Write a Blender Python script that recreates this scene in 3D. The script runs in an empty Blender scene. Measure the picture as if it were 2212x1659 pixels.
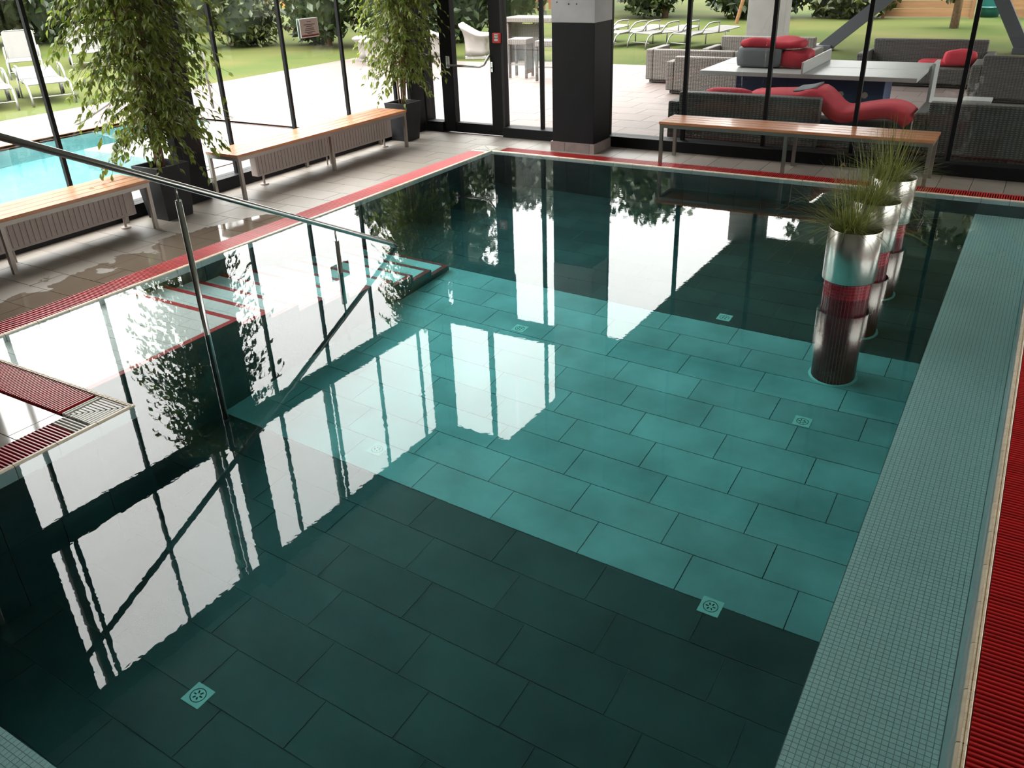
import bpy, bmesh, math, random
from mathutils import Vector, Matrix, Euler
random.seed(11)
PI = math.pi
scene = bpy.context.scene
COL = scene.collection

# ------------------------------------------------------------------ camera
CAM = Vector((5.89787, -9.20398, 2.30))
RX = Vector((0.85770, 0.51314, -0.03233))
RY = Vector((0.21207, -0.41035, -0.88692))
RZ = Vector((-0.46838, 0.75386, -0.46078))
cd = bpy.data.cameras.new('camera')
cd.sensor_fit = 'HORIZONTAL'; cd.sensor_width = 36.0
cd.lens = 1811.613 * 36.0 / 2212.0
cd.clip_start = 0.05; cd.clip_end = 400
cam = bpy.data.objects.new('camera', cd); COL.objects.link(cam)
mw = Matrix.Identity(4)
for i in range(3):
    mw[i][0] = RX[i]; mw[i][1] = -RY[i]; mw[i][2] = -RZ[i]; mw[i][3] = CAM[i]
cam.matrix_world = mw
scene.camera = cam

# ------------------------------------------------------------------ world: overcast sky
SKY_HORIZON, SKY_ZENITH = 2.8, 22.0
w = bpy.data.worlds.new('overcast_sky'); scene.world = w; w.use_nodes = True
nt = w.node_tree; nt.nodes.clear()
tc = nt.nodes.new('ShaderNodeTexCoord')
sx = nt.nodes.new('ShaderNodeSeparateXYZ'); nt.links.new(tc.outputs['Generated'], sx.inputs[0])
mr = nt.nodes.new('ShaderNodeMapRange'); mr.clamp = True
zc = nt.nodes.new('ShaderNodeMath'); zc.operation = 'MAXIMUM'; zc.inputs[1].default_value = 0.0; nt.links.new(sx.outputs['Z'], zc.inputs[0])
zp = nt.nodes.new('ShaderNodeMath'); zp.operation = 'POWER'; zp.inputs[1].default_value = 1.4; nt.links.new(zc.outputs[0], zp.inputs[0])
nt.links.new(zp.outputs[0], mr.inputs['Value'])
mr.inputs['To Min'].default_value = SKY_HORIZON; mr.inputs['To Max'].default_value = SKY_ZENITH
cn = nt.nodes.new('ShaderNodeTexNoise'); cn.inputs['Scale'].default_value = 1.6; cn.inputs['Detail'].default_value = 4
nt.links.new(tc.outputs['Generated'], cn.inputs['Vector'])
cm = nt.nodes.new('ShaderNodeMapRange'); nt.links.new(cn.outputs['Fac'], cm.inputs['Value'])
cm.inputs['From Min'].default_value = 0.3; cm.inputs['From Max'].default_value = 0.7
cm.inputs['To Min'].default_value = 0.93; cm.inputs['To Max'].default_value = 1.07
mm = nt.nodes.new('ShaderNodeMath'); mm.operation = 'MULTIPLY'
nt.links.new(mr.outputs[0], mm.inputs[0]); nt.links.new(cm.outputs[0], mm.inputs[1])
bg = nt.nodes.new('ShaderNodeBackground'); bg.inputs['Color'].default_value = (1.0, 0.965, 0.955, 1)
nt.links.new(mm.outputs[0], bg.inputs['Strength'])
wo = nt.nodes.new('ShaderNodeOutputWorld'); nt.links.new(bg.outputs[0], wo.inputs['Surface'])

vs = scene.view_settings
vs.view_transform = 'Standard'; vs.look = 'None'; vs.gamma = 1.0; vs.use_curve_mapping = False
vs.exposure = 0.12
scene.cycles.max_bounces = 10
scene.cycles.sample_clamp_indirect = 0.0
scene.cycles.diffuse_bounces = 4
scene.cycles.transparent_max_bounces = 16

# ------------------------------------------------------------------ materials
def new_mat(name):
    m = bpy.data.materials.new(name); m.use_nodes = True
    return m, m.node_tree, m.node_tree.nodes['Principled BSDF']

def rgba(c): return (c[0], c[1], c[2], 1.0)

def M(name, col, rough=0.5, metal=0.0, spec=0.5, col2=None, scale=4.0, detail=3.0, lo=0.35, hi=0.65,
      rand=0.0, bump=0.0, bscale=None, coat=0.0, stretch=None, trans=0.0):
    m, t, p = new_mat(name)
    N, L = t.nodes, t.links
    p.inputs['Roughness'].default_value = rough
    p.inputs['Metallic'].default_value = metal
    p.inputs['Specular IOR Level'].default_value = spec
    p.inputs['Coat Weight'].default_value = coat
    p.inputs['Coat Roughness'].default_value = 0.08
    if trans: p.inputs['Transmission Weight'].default_value = trans
    out = None
    geo = N.new('ShaderNodeNewGeometry')
    vec = geo.outputs['Position']
    if stretch:
        mp = N.new('ShaderNodeMapping'); L.new(vec, mp.inputs['Vector'])
        mp.inputs['Scale'].default_value = stretch; vec = mp.outputs['Vector']
    if col2 is not None:
        nz = N.new('ShaderNodeTexNoise'); nz.inputs['Scale'].default_value = scale; nz.inputs['Detail'].default_value = detail
        L.new(vec, nz.inputs['Vector'])
        mr = N.new('ShaderNodeMapRange'); mr.inputs['From Min'].default_value = lo; mr.inputs['From Max'].default_value = hi
        L.new(nz.outputs['Fac'], mr.inputs['Value'])
        mx = N.new('ShaderNodeMix'); mx.data_type = 'RGBA'
        L.new(mr.outputs[0], mx.inputs[0]); mx.inputs[6].default_value = rgba(col); mx.inputs[7].default_value = rgba(col2)
        out = mx.outputs[2]
    if rand:
        oi = N.new('ShaderNodeObjectInfo')
        mr2 = N.new('ShaderNodeMapRange'); mr2.inputs['To Min'].default_value = 1 - rand; mr2.inputs['To Max'].default_value = 1 + rand
        L.new(oi.outputs['Random'], mr2.inputs['Value'])
        hs = N.new('ShaderNodeHueSaturation'); L.new(mr2.outputs[0], hs.inputs['Value'])
        if out is not None: L.new(out, hs.inputs['Color'])
        else: hs.inputs['Color'].default_value = rgba(col)
        out = hs.outputs[0]
    if out is not None: L.new(out, p.inputs['Base Color'])
    else: p.inputs['Base Color'].default_value = rgba(col)
    if bump:
        nb = N.new('ShaderNodeTexNoise'); nb.inputs['Scale'].default_value = bscale or scale * 4; nb.inputs['Detail'].default_value = 4
        L.new(vec, nb.inputs['Vector'])
        b = N.new('ShaderNodeBump'); b.inputs['Strength'].default_value = bump; b.inputs['Distance'].default_value = 0.01
        L.new(nb.outputs['Fac'], b.inputs['Height']); L.new(b.outputs[0], p.inputs['Normal'])
    return m

MAT = {}
MAT['black_frame'] = M('black_frame', (0.006, 0.006, 0.007), 0.5, spec=0.18)
MAT['dark_panel'] = M('dark_panel', (0.008, 0.008, 0.009), 0.55, spec=0.2, col2=(0.011, 0.011, 0.012), scale=3)
MAT['pillar_white'] = M('pillar_white', (0.42, 0.41, 0.41), 0.75, col2=(0.37, 0.36, 0.36), scale=5, bump=0.1, bscale=60)
MAT['stone_base'] = M('stone_base', (0.27, 0.215, 0.20), 0.45, col2=(0.22, 0.175, 0.165), scale=9, rand=0.12)
MAT['ceiling'] = M('ceiling', (0.62, 0.61, 0.59), 0.8)
MAT['plaster'] = M('plaster', (0.60, 0.58, 0.55), 0.8, col2=(0.56, 0.54, 0.51), scale=2)
MAT['plaster_dark'] = M('plaster_dark', (0.012, 0.012, 0.013), 0.7)
MAT['grout'] = M('grout', (0.10, 0.095, 0.09), 0.8)
MAT['grout_light'] = M('grout_light', (0.42, 0.47, 0.46), 0.7)
MAT['grout_pool'] = M('grout_pool', (0.03, 0.045, 0.045), 0.8)
MAT['slate_grout'] = M('slate_grout', (0.16, 0.19, 0.18), 0.8, col2=(0.05, 0.06, 0.055), scale=1.5)
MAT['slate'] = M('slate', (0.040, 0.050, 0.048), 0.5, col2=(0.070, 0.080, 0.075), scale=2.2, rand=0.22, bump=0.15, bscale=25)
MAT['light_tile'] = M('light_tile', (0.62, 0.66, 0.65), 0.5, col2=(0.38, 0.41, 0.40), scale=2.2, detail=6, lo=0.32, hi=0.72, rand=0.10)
MAT['lip_face'] = M('lip_face', (0.70, 0.74, 0.74), 0.25, rand=0.05)
MAT['lip_cream'] = M('lip_cream', (0.74, 0.62, 0.46), 0.35, col2=(0.66, 0.53, 0.38), scale=30, rand=0.06)
MAT['mosaic'] = M('mosaic', (0.88, 0.92, 0.90), 0.25, col2=(0.84, 0.88, 0.86), scale=40)
MAT['step_white'] = M('step_white', (0.86, 0.86, 0.83), 0.3, rand=0.03)
MAT['step_red'] = M('step_red', (0.50, 0.012, 0.022), 0.3)
MAT['grate_red'] = M('grate_red', (0.46, 0.011, 0.014), 0.33, rand=0.14, spec=0.6)
MAT['grate_white'] = M('grate_white', (0.62, 0.60, 0.54), 0.4, rand=0.05)
MAT['channel'] = M('channel', (0.03, 0.004, 0.006), 0.6)
MAT['drain'] = M('drain', (0.90, 0.92, 0.84), 0.35)
MAT['drain_slot'] = M('drain_slot', (0.02, 0.02, 0.01), 0.6)
MAT['red_mosaic'] = M('red_mosaic', (0.27, 0.007, 0.018), 0.25, col2=(0.20, 0.006, 0.014), scale=45)
MAT['red_grout'] = M('red_grout', (0.60, 0.36, 0.34), 0.6)
MAT['soil'] = M('soil', (0.018, 0.012, 0.008), 0.9, col2=(0.035, 0.022, 0.014), scale=40, bump=0.6)
MAT['steel_pot'] = M('steel_pot', (0.72, 0.69, 0.63), 0.24, metal=1.0, bump=0.02, bscale=300, stretch=(1, 1, 0.03))
MAT['steel'] = M('steel', (0.50, 0.49, 0.47), 0.25, metal=1.0)
MAT['bench_steel'] = M('bench_steel', (0.30, 0.27, 0.24), 0.38, metal=0.9)
MAT['bench_wood'] = M('bench_wood', (0.50, 0.21, 0.095), 0.30, col2=(0.40, 0.155, 0.068), scale=5, rand=0.14, stretch=(1, 1, 8), coat=0.25)
MAT['radiator'] = M('radiator', (0.37, 0.305, 0.275), 0.45)
MAT['pot_grey'] = M('pot_grey', (0.014, 0.014, 0.016), 0.5, spec=0.25, col2=(0.02, 0.02, 0.022), scale=12)
MAT['bark'] = M('bark', (0.20, 0.115, 0.06), 0.8, col2=(0.10, 0.06, 0.035), scale=18, bump=0.5)
MAT['fence_wood'] = M('fence_wood', (0.17, 0.085, 0.030), 0.7, col2=(0.13, 0.062, 0.022), scale=2.5, rand=0.18, stretch=(0.4, 1, 6))
MAT['picket'] = M('picket', (0.16, 0.07, 0.03), 0.7, rand=0.15)
MAT['orange_paint'] = M('orange_paint', (0.55, 0.16, 0.03), 0.5)
MAT['concrete'] = M('concrete', (0.17, 0.16, 0.15), 0.85, col2=(0.145, 0.138, 0.13), scale=3, bump=0.15)
MAT['strut'] = M('strut', (0.030, 0.033, 0.040), 0.5)
MAT['white_plastic'] = M('white_plastic', (0.23, 0.21, 0.195), 0.4)
MAT['sling'] = M('sling', (0.060, 0.056, 0.050), 0.7, bump=0.1, bscale=200)
MAT['alu'] = M('alu', (0.17, 0.165, 0.155), 0.4, metal=0.3)
MAT['rubber'] = M('rubber', (0.02, 0.02, 0.02), 0.7)
MAT['red_fabric'] = M('red_fabric', (0.36, 0.016, 0.030), 0.85, col2=(0.28, 0.012, 0.024), scale=3, bump=0.15, bscale=60)
MAT['grey_fabric'] = M('grey_fabric', (0.10, 0.11, 0.115), 0.85)
MAT['table_white'] = M('table_white', (0.30, 0.31, 0.30), 0.35)
MAT['table_blue'] = M('table_blue', (0.014, 0.030, 0.085), 0.5, col2=(0.02, 0.04, 0.10), scale=10)
MAT['badge'] = M('badge', (0.42, 0.36, 0.30), 0.6)
MAT['alarm_red'] = M('alarm_red', (0.45, 0.012, 0.012), 0.35)
MAT['alarm_white'] = M('alarm_white', (0.6, 0.58, 0.55), 0.5)
MAT['sign_face'] = M('sign_face', (0.50, 0.40, 0.37), 0.6)
MAT['sign_edge'] = M('sign_edge', (0.72, 0.70, 0.66), 0.4)
MAT['sign_back'] = M('sign_back', (0.34, 0.46, 0.42), 0.4)
MAT['sign_red'] = M('sign_red', (0.16, 0.006, 0.010), 0.5)
MAT['ink'] = M('ink', (0.09, 0.06, 0.055), 0.7)
MAT['slab'] = M('slab', (0.15, 0.14, 0.13), 0.85)
MAT['pool_blue'] = M('pool_blue', (0.28, 0.44, 0.44), 0.5)
MAT['coping'] = M('coping', (0.30, 0.13, 0.07), 0.6)
MAT['pool_step'] = M('pool_step', (0.60, 0.62, 0.60), 0.5)
MAT['teal_plastic'] = M('teal_plastic', (0.01, 0.12, 0.11), 0.4)
MAT['dry_leaf'] = M('dry_leaf', (0.28, 0.15, 0.05), 0.8)
MAT['paver_out'] = M('paver_out', (0.150, 0.115, 0.102), 0.6, col2=(0.125, 0.098, 0.088), scale=1.3, detail=4, rand=0.08)
MAT['paver_base'] = M('paver_base', (0.150, 0.118, 0.106), 0.35, col2=(0.115, 0.094, 0.086), scale=0.9, detail=5)
MAT['lawn'] = M('lawn', (0.030, 0.046, 0.009), 0.95, spec=0.1, col2=(0.055, 0.056, 0.016), scale=0.35, detail=6, bump=0.6, bscale=30)

def leaf_mat(name, c1, c2, scale=3.0, trl=0.25):
    m, t, p = new_mat(name); N, L = t.nodes, t.links
    geo = N.new('ShaderNodeNewGeometry')
    nz = N.new('ShaderNodeTexNoise'); nz.inputs['Scale'].default_value = scale; nz.inputs['Detail'].default_value = 3
    L.new(geo.outputs['Position'], nz.inputs['Vector'])
    mr = N.new('ShaderNodeMapRange'); mr.inputs['From Min'].default_value = 0.35; mr.inputs['From Max'].default_value = 0.65
    L.new(nz.outputs['Fac'], mr.inputs['Value'])
    mx = N.new('ShaderNodeMix'); mx.data_type = 'RGBA'; L.new(mr.outputs[0], mx.inputs[0])
    mx.inputs[6].default_value = rgba(c1); mx.inputs[7].default_value = rgba(c2)
    L.new(mx.outputs[2], p.inputs['Base Color'])
    p.inputs['Roughness'].default_value = 0.42
    tr = N.new('ShaderNodeBsdfTranslucent'); L.new(mx.outputs[2], tr.inputs['Color'])
    ms = N.new('ShaderNodeMixShader'); ms.inputs[0].default_value = trl
    L.new(p.outputs[0], ms.inputs[1]); L.new(tr.outputs[0], ms.inputs[2])
    L.new(ms.outputs[0], N['Material Output'].inputs['Surface'])
    return m
MAT['ficus_leaf'] = leaf_mat('ficus_leaf', (0.075, 0.120, 0.014), (0.20, 0.25, 0.035), 6, 0.4)
MAT['tree_dark'] = leaf_mat('tree_dark', (0.008, 0.017, 0.005), (0.024, 0.040, 0.010), 1.2, 0.15)
MAT['tree_mid'] = leaf_mat('tree_mid', (0.014, 0.026, 0.006), (0.036, 0.052, 0.010), 1.2, 0.2)
MAT['tree_light'] = leaf_mat('tree_light', (0.030, 0.045, 0.010), (0.060, 0.072, 0.015), 1.2, 0.2)
MAT['tree_core'] = M('tree_core', (0.008, 0.015, 0.005), 0.9, col2=(0.014, 0.024, 0.007), scale=3)
MAT['grass_blade'] = leaf_mat('grass_blade', (0.10, 0.125, 0.02), (0.26, 0.28, 0.06), 14, 0.3)

def wicker_mat(name, c1, c2):
    m, t, p = new_mat(name); N, L = t.nodes, t.links
    tcn = N.new('ShaderNodeTexCoord')
    sp = N.new('ShaderNodeSeparateXYZ'); L.new(tcn.outputs['Object'], sp.inputs[0])
    ad = N.new('ShaderNodeMath'); L.new(sp.outputs['X'], ad.inputs[0]); L.new(sp.outputs['Y'], ad.inputs[1])
    cb = N.new('ShaderNodeCombineXYZ'); L.new(ad.outputs[0], cb.inputs['X']); L.new(sp.outputs['Z'], cb.inputs['Z'])
    wv = N.new('ShaderNodeTexWave'); wv.bands_direction = 'Z'; wv.inputs['Scale'].default_value = 14; wv.inputs['Distortion'].default_value = 0.8
    wx = N.new('ShaderNodeTexWave'); wx.bands_direction = 'X'; wx.inputs['Scale'].default_value = 7; wx.inputs['Distortion'].default_value = 0.8
    L.new(cb.outputs[0], wv.inputs['Vector']); L.new(cb.outputs[0], wx.inputs['Vector'])
    mu = N.new('ShaderNodeMath'); mu.operation = 'MULTIPLY'; L.new(wv.outputs['Fac'], mu.inputs[0]); L.new(wx.outputs['Fac'], mu.inputs[1])
    mx = N.new('ShaderNodeMix'); mx.data_type = 'RGBA'; L.new(mu.outputs[0], mx.inputs[0])
    mx.inputs[6].default_value = rgba(c1); mx.inputs[7].default_value = rgba(c2)
    L.new(mx.outputs[2], p.inputs['Base Color']); p.inputs['Roughness'].default_value = 0.6
    b = N.new('ShaderNodeBump'); b.inputs['Strength'].default_value = 0.6; b.inputs['Distance'].default_value = 0.01
    L.new(mu.outputs[0], b.inputs['Height']); L.new(b.outputs[0], p.inputs['Normal'])
    return m
MAT['wicker'] = wicker_mat('wicker', (0.034, 0.031, 0.028), (0.085, 0.076, 0.068))
MAT['wicker_pale'] = wicker_mat('wicker_pale', (0.085, 0.073, 0.063), (0.16, 0.14, 0.122))

def glass_mat():
    m = bpy.data.materials.new('window_glass'); m.use_nodes = True
    t = m.node_tree; N, L = t.nodes, t.links; N.clear()
    lw = N.new('ShaderNodeLayerWeight'); lw.inputs['Blend'].default_value = 0.5
    pw = N.new('ShaderNodeMath'); pw.operation = 'POWER'; pw.inputs[1].default_value = 4.0; L.new(lw.outputs['Facing'], pw.inputs[0])
    ma = N.new('ShaderNodeMath'); ma.operation = 'MULTIPLY_ADD'; L.new(pw.outputs[0], ma.inputs[0])
    ma.inputs[1].default_value = 0.5; ma.inputs[2].default_value = 0.03
    tr = N.new('ShaderNodeBsdfTransparent'); tr.inputs['Color'].default_value = (0.955, 0.975, 0.965, 1)
    gl = N.new('ShaderNodeBsdfGlossy'); gl.inputs['Roughness'].default_value = 0.0
    ms = N.new('ShaderNodeMixShader'); L.new(ma.outputs[0], ms.inputs[0]); L.new(tr.outputs[0], ms.inputs[1]); L.new(gl.outputs[0], ms.inputs[2])
    o = N.new('ShaderNodeOutputMaterial'); L.new(ms.outputs[0], o.inputs['Surface'])
    return m
MAT['glass'] = glass_mat()

def water_mat(name, absorb, density, bump, bscale):
    m = bpy.data.materials.new(name); m.use_nodes = True
    t = m.node_tree; N, L = t.nodes, t.links; N.clear()
    g = N.new('ShaderNodeBsdfGlass'); g.inputs['Roughness'].default_value = 0.0; g.inputs['IOR'].default_value = 1.333
    geo = N.new('ShaderNodeNewGeometry')
    nz = N.new('ShaderNodeTexNoise'); nz.inputs['Scale'].default_value = bscale; nz.inputs['Detail'].default_value = 1.5
    L.new(geo.outputs['Position'], nz.inputs['Vector'])
    b = N.new('ShaderNodeBump'); b.inputs['Strength'].default_value = bump; b.inputs['Distance'].default_value = 0.01
    L.new(nz.outputs['Fac'], b.inputs['Height']); L.new(b.outputs[0], g.inputs['Normal'])
    va = N.new('ShaderNodeVolumeAbsorption'); va.inputs['Color'].default_value = rgba(absorb); va.inputs['Density'].default_value = density
    o = N.new('ShaderNodeOutputMaterial'); L.new(g.outputs[0], o.inputs['Surface']); L.new(va.outputs[0], o.inputs['Volume'])
    return m
MAT['water'] = water_mat('pool_water', (0.08, 0.90, 0.915), 0.40, 0.0062, 30.0)
MAT['water_out'] = water_mat('garden_pool_water', (0.15, 0.88, 0.93), 0.22, 0.15, 3.0)

def deck_mat(name, wet_bias):
    m, t, p = new_mat(name); N, L = t.nodes, t.links
    geo = N.new('ShaderNodeNewGeometry')
    n1 = N.new('ShaderNodeTexNoise'); n1.inputs['Scale'].default_value = 2.4; n1.inputs['Detail'].default_value = 5
    L.new(geo.outputs['Position'], n1.inputs['Vector'])
    sp = N.new('ShaderNodeSeparateXYZ'); L.new(geo.outputs['Position'], sp.inputs[0])
    # splash water lies near the pool edge and dries out towards the windows and the far corner
    gx = N.new('ShaderNodeMapRange'); L.new(sp.outputs['X'], gx.inputs['Value'])
    gx.inputs['From Min'].default_value = -1.25; gx.inputs['From Max'].default_value = -0.45; gx.inputs['To Min'].default_value = -0.35; gx.inputs['To Max'].default_value = 0.16
    gy = N.new('ShaderNodeMapRange'); L.new(sp.outputs['Y'], gy.inputs['Value'])
    gy.inputs['From Min'].default_value = -4.0; gy.inputs['From Max'].default_value = -2.2; gy.inputs['To Min'].default_value = 0.0; gy.inputs['To Max'].default_value = -0.5
    a1 = N.new('ShaderNodeMath'); L.new(n1.outputs['Fac'], a1.inputs[0]); L.new(gx.outputs[0], a1.inputs[1])
    a2 = N.new('ShaderNodeMath'); L.new(a1.outputs[0], a2.inputs[0]); L.new(gy.outputs[0], a2.inputs[1])
    wm = N.new('ShaderNodeMapRange'); L.new(a2.outputs[0], wm.inputs['Value'])
    wm.inputs['From Min'].default_value = 0.47 - wet_bias; wm.inputs['From Max'].default_value = 0.50 - wet_bias
    n2 = N.new('ShaderNodeTexNoise'); n2.inputs['Scale'].default_value = 7; n2.inputs['Detail'].default_value = 5
    L.new(geo.outputs['Position'], n2.inputs['Vector'])
    dry = N.new('ShaderNodeMix'); dry.data_type = 'RGBA'; L.new(n2.outputs['Fac'], dry.inputs[0])
    dry.inputs[6].default_value = (0.285, 0.250, 0.215, 1); dry.inputs[7].default_value = (0.235, 0.205, 0.175, 1)
    oi = N.new('ShaderNodeObjectInfo'); rr = N.new('ShaderNodeMapRange'); L.new(oi.outputs['Random'], rr.inputs['Value'])
    rr.inputs['To Min'].default_value = 0.92; rr.inputs['To Max'].default_value = 1.06
    hs = N.new('ShaderNodeHueSaturation'); L.new(rr.outputs[0], hs.inputs['Value']); L.new(dry.outputs[2], hs.inputs['Color'])
    mx = N.new('ShaderNodeMix'); mx.data_type = 'RGBA'; L.new(wm.outputs[0], mx.inputs[0]); L.new(hs.outputs[0], mx.inputs[6])
    mx.inputs[7].default_value = (0.155, 0.120, 0.090, 1)
    L.new(mx.outputs[2], p.inputs['Base Color'])
    ro = N.new('ShaderNodeMapRange'); L.new(wm.outputs[0], ro.inputs['Value']); ro.inputs['To Min'].default_value = 0.42; ro.inputs['To Max'].default_value = 0.06
    L.new(ro.outputs[0], p.inputs['Roughness'])
    return m
MAT['deck'] = deck_mat('deck_tile', 0.0)
MAT['deck_wet'] = M('deck_wet', (0.36, 0.33, 0.30), 0.07, spec=0.9, col2=(0.30, 0.27, 0.24), scale=4, rand=0.05)

# ------------------------------------------------------------------ mesh helpers
class MB:
    def __init__(s): s.v = []; s.f = []
    def add(s, vs, fs):
        b = len(s.v); s.v += [tuple(v) for v in vs]; s.f += [tuple(b + i for i in f) for f in fs]; return s
    def box(s, x0, x1, y0, y1, z0, z1, bottom=True):
        vs = [(x0, y0, z0), (x1, y0, z0), (x1, y1, z0), (x0, y1, z0), (x0, y0, z1), (x1, y0, z1), (x1, y1, z1), (x0, y1, z1)]
        fs = [(4, 5, 6, 7), (0, 1, 5, 4), (1, 2, 6, 5), (2, 3, 7, 6), (3, 0, 4, 7)]
        if bottom: fs.append((3, 2, 1, 0))
        return s.add(vs, fs)
    def obox(s, c, size, rot):
        hx, hy, hz = size[0] / 2, size[1] / 2, size[2] / 2
        vs = [Vector((a * hx, b * hy, d * hz)) for d in (-1, 1) for a, b in ((-1, -1), (1, -1), (1, 1), (-1, 1))]
        vs = [rot @ v + Vector(c) for v in vs]
        return s.add(vs, [(4, 5, 6, 7), (0, 1, 5, 4), (1, 2, 6, 5), (2, 3, 7, 6), (3, 0, 4, 7), (3, 2, 1, 0)])
    def tube(s, pts, r, n=8, r1=None):
        pts = [Vector(p) for p in pts]; b = len(s.v); k = len(pts)
        up = Vector((0.013, 0.021, 1.0)).normalized()
        for i, p in enumerate(pts):
            d = (pts[min(i + 1, k - 1)] - pts[max(i - 1, 0)]).normalized()
            a = d.cross(up)
            if a.length < 1e-3: a = d.cross(Vector((1, 0, 0)))
            a.normalize(); c = d.cross(a)
            rr = r if r1 is None else r + (r1 - r) * i / (k - 1)
            for j in range(n):
                t = 2 * PI * j / n
                s.v.append(tuple(p + a * (rr * math.cos(t)) + c * (rr * math.sin(t))))
        for i in range(k - 1):
            for j in range(n):
                j2 = (j + 1) % n
                s.f.append((b + i * n + j, b + i * n + j2, b + (i + 1) * n + j2, b + (i + 1) * n + j))
        s.f.append(tuple(b + j for j in reversed(range(n)))); s.f.append(tuple(b + (k - 1) * n + j for j in range(n)))
        return s
    def lathe(s, prof, n=32, c=(0, 0, 0)):
        b = len(s.v)
        for r, z in prof:
            for j in range(n):
                t = 2 * PI * j / n; s.v.append((c[0] + r * math.cos(t), c[1] + r * math.sin(t), c[2] + z))
        for i in range(len(prof) - 1):
            for j in range(n):
                j2 = (j + 1) % n
                s.f.append((b + i * n + j, b + i * n + j2, b + (i + 1) * n + j2, b + (i + 1) * n + j))
        return s
    def cyl(s, cx, cy, z0, z1, r0, r1=None, n=24):
        r1 = r0 if r1 is None else r1; b = len(s.v)
        s.lathe([(r0, z0), (r1, z1)], n, (cx, cy, 0))
        s.f.append(tuple(b + j for j in reversed(range(n)))); s.f.append(tuple(b + n + j for j in range(n)))
        return s
    def mesh(s, name):
        me = bpy.data.meshes.new(name); me.from_pydata(s.v, [], s.f); me.update(); return me
    def build(s, name, mat, parent=None, loc=(0, 0, 0), rz=0.0, smooth=False, bevel=0.0):
        me = s.mesh(name)
        if smooth:
            for p in me.polygons: p.use_smooth = True
        return put(name, me, mat, parent, loc, rz, bevel)

def put(name, me, mat=None, parent=None, loc=(0, 0, 0), rz=0.0, bevel=0.0, rot=None):
    if mat is not None and not me.materials: me.materials.append(MAT[mat])
    o = bpy.data.objects.new(name, me); COL.objects.link(o)
    o.location = loc
    o.rotation_euler = rot if rot is not None else (0, 0, rz)
    if parent is not None: o.parent = parent
    if bevel:
        b = o.modifiers.new('bevel', 'BEVEL'); b.width = bevel; b.segments = 2; b.limit_method = 'ANGLE'
    return o

def tag(o, label=None, cat=None, group=None, kind=None):
    if label: o['label'] = label
    if cat: o['category'] = cat
    if group: o['group'] = group
    if kind: o['kind'] = kind
    return o

def thing(name, label, cat, loc=(0, 0, 0), rz=0.0, group=None, kind=None):
    o = bpy.data.objects.new(name, None); COL.objects.link(o)
    o.location = loc; o.rotation_euler = (0, 0, rz); o.empty_display_size = 0.2
    return tag(o, label, cat, group, kind)

def structure(name, label, cat=None):
    o = thing(name, label, cat, kind='structure'); return o

def copy_tree(o, parent=None):
    c = o.copy(); COL.objects.link(c)
    if parent is not None: c.parent = parent
    for ch in list(o.children): copy_tree(ch, c)
    return c

_boxes = {}
def box_mesh(name, sx, sy, sz, mat):
    """centred in x and y, top face at z = 0"""
    k = (name, round(sx, 3), round(sy, 3), round(sz, 3), mat)
    if k not in _boxes:
        me = MB().box(-sx / 2, sx / 2, -sy / 2, sy / 2, -sz, 0).mesh(name)
        me.materials.append(MAT[mat]); _boxes[k] = me
    return _boxes[k]

def cut_rects(xs, ys, holes):
    out = []
    for a, b in zip(xs, xs[1:]):
        for c, d in zip(ys, ys[1:]):
            mx, my = (a + b) / 2, (c + d) / 2
            if not any(h[0] < mx < h[1] and h[2] < my < h[3] for h in holes): out.append((a, b, c, d))
    return out

# ================================================================== ROOM SHELL
PEN_X, PEN_Y = 1.745, -6.69          # corner of the deck that juts into the pool
POOL_R = 6.10                        # water edge on the right
NEAR = -8.90                         # near end of the pool
FLOOR_Z = -1.50

floor = structure('floor', 'grey stone tiled pool deck inside the glass hall', 'floor')
fb = MB()
for a, b, c, d in cut_rects([-1.95, -0.02, PEN_X - 0.02, 6.12, 12.2], [-14.2, NEAR - 0.02, PEN_Y - 0.02, 0.02, 1.15],
                            [(-0.02, 6.12, PEN_Y - 0.02, 0.02), (PEN_X - 0.02, 6.12, NEAR - 0.02, 0.02)]):
    fb.box(a, b, c, d, -0.30, -0.028)
fb.build('floor_slab', 'grout', floor)

def deck_rows(x0, x1, y0, y1, mat, pitch_x=0.605, pitch_y=0.302, oy=-5.45, ox=-0.41, shift=-0.2017):
    k0 = math.floor((y0 - oy) / pitch_y) - 1; k1 = math.ceil((y1 - oy) / pitch_y) + 1
    for k in range(k0, k1):
        ya, yb = max(y0, oy + k * pitch_y), min(y1, oy + (k + 1) * pitch_y)
        if yb - ya < 0.02: continue
        j0 = ox + shift * k
        n0 = math.floor((x0 - j0) / pitch_x); x = j0 + n0 * pitch_x
        while x < x1:
            xa, xb = max(x0, x), min(x1, x + pitch_x)
            if xb - xa > 0.02:
                put('tile', box_mesh('tile', xb - xa - 0.005, yb - ya - 0.005, 0.028, mat), None, floor, ((xa + xb) / 2, (ya + yb) / 2, random.uniform(-0.0006, 0.0006)))
            x += pitch_x
deck_rows(-1.70, -0.262, PEN_Y - 0.28, 0.82, 'deck')
deck_rows(-1.70, 1.487, -8.2, PEN_Y - 0.285, 'deck_wet')
x = -0.262
while x < 7.6:
    xn = 0.04 if x < 0 else x + 0.302
    put('tile', box_mesh('tile', xn - x - 0.005, 0.583, 0.028, 'deck'), None, floor, ((xn + x) / 2, 0.5275, random.uniform(-0.0006, 0.0006)))
    x = xn

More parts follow.
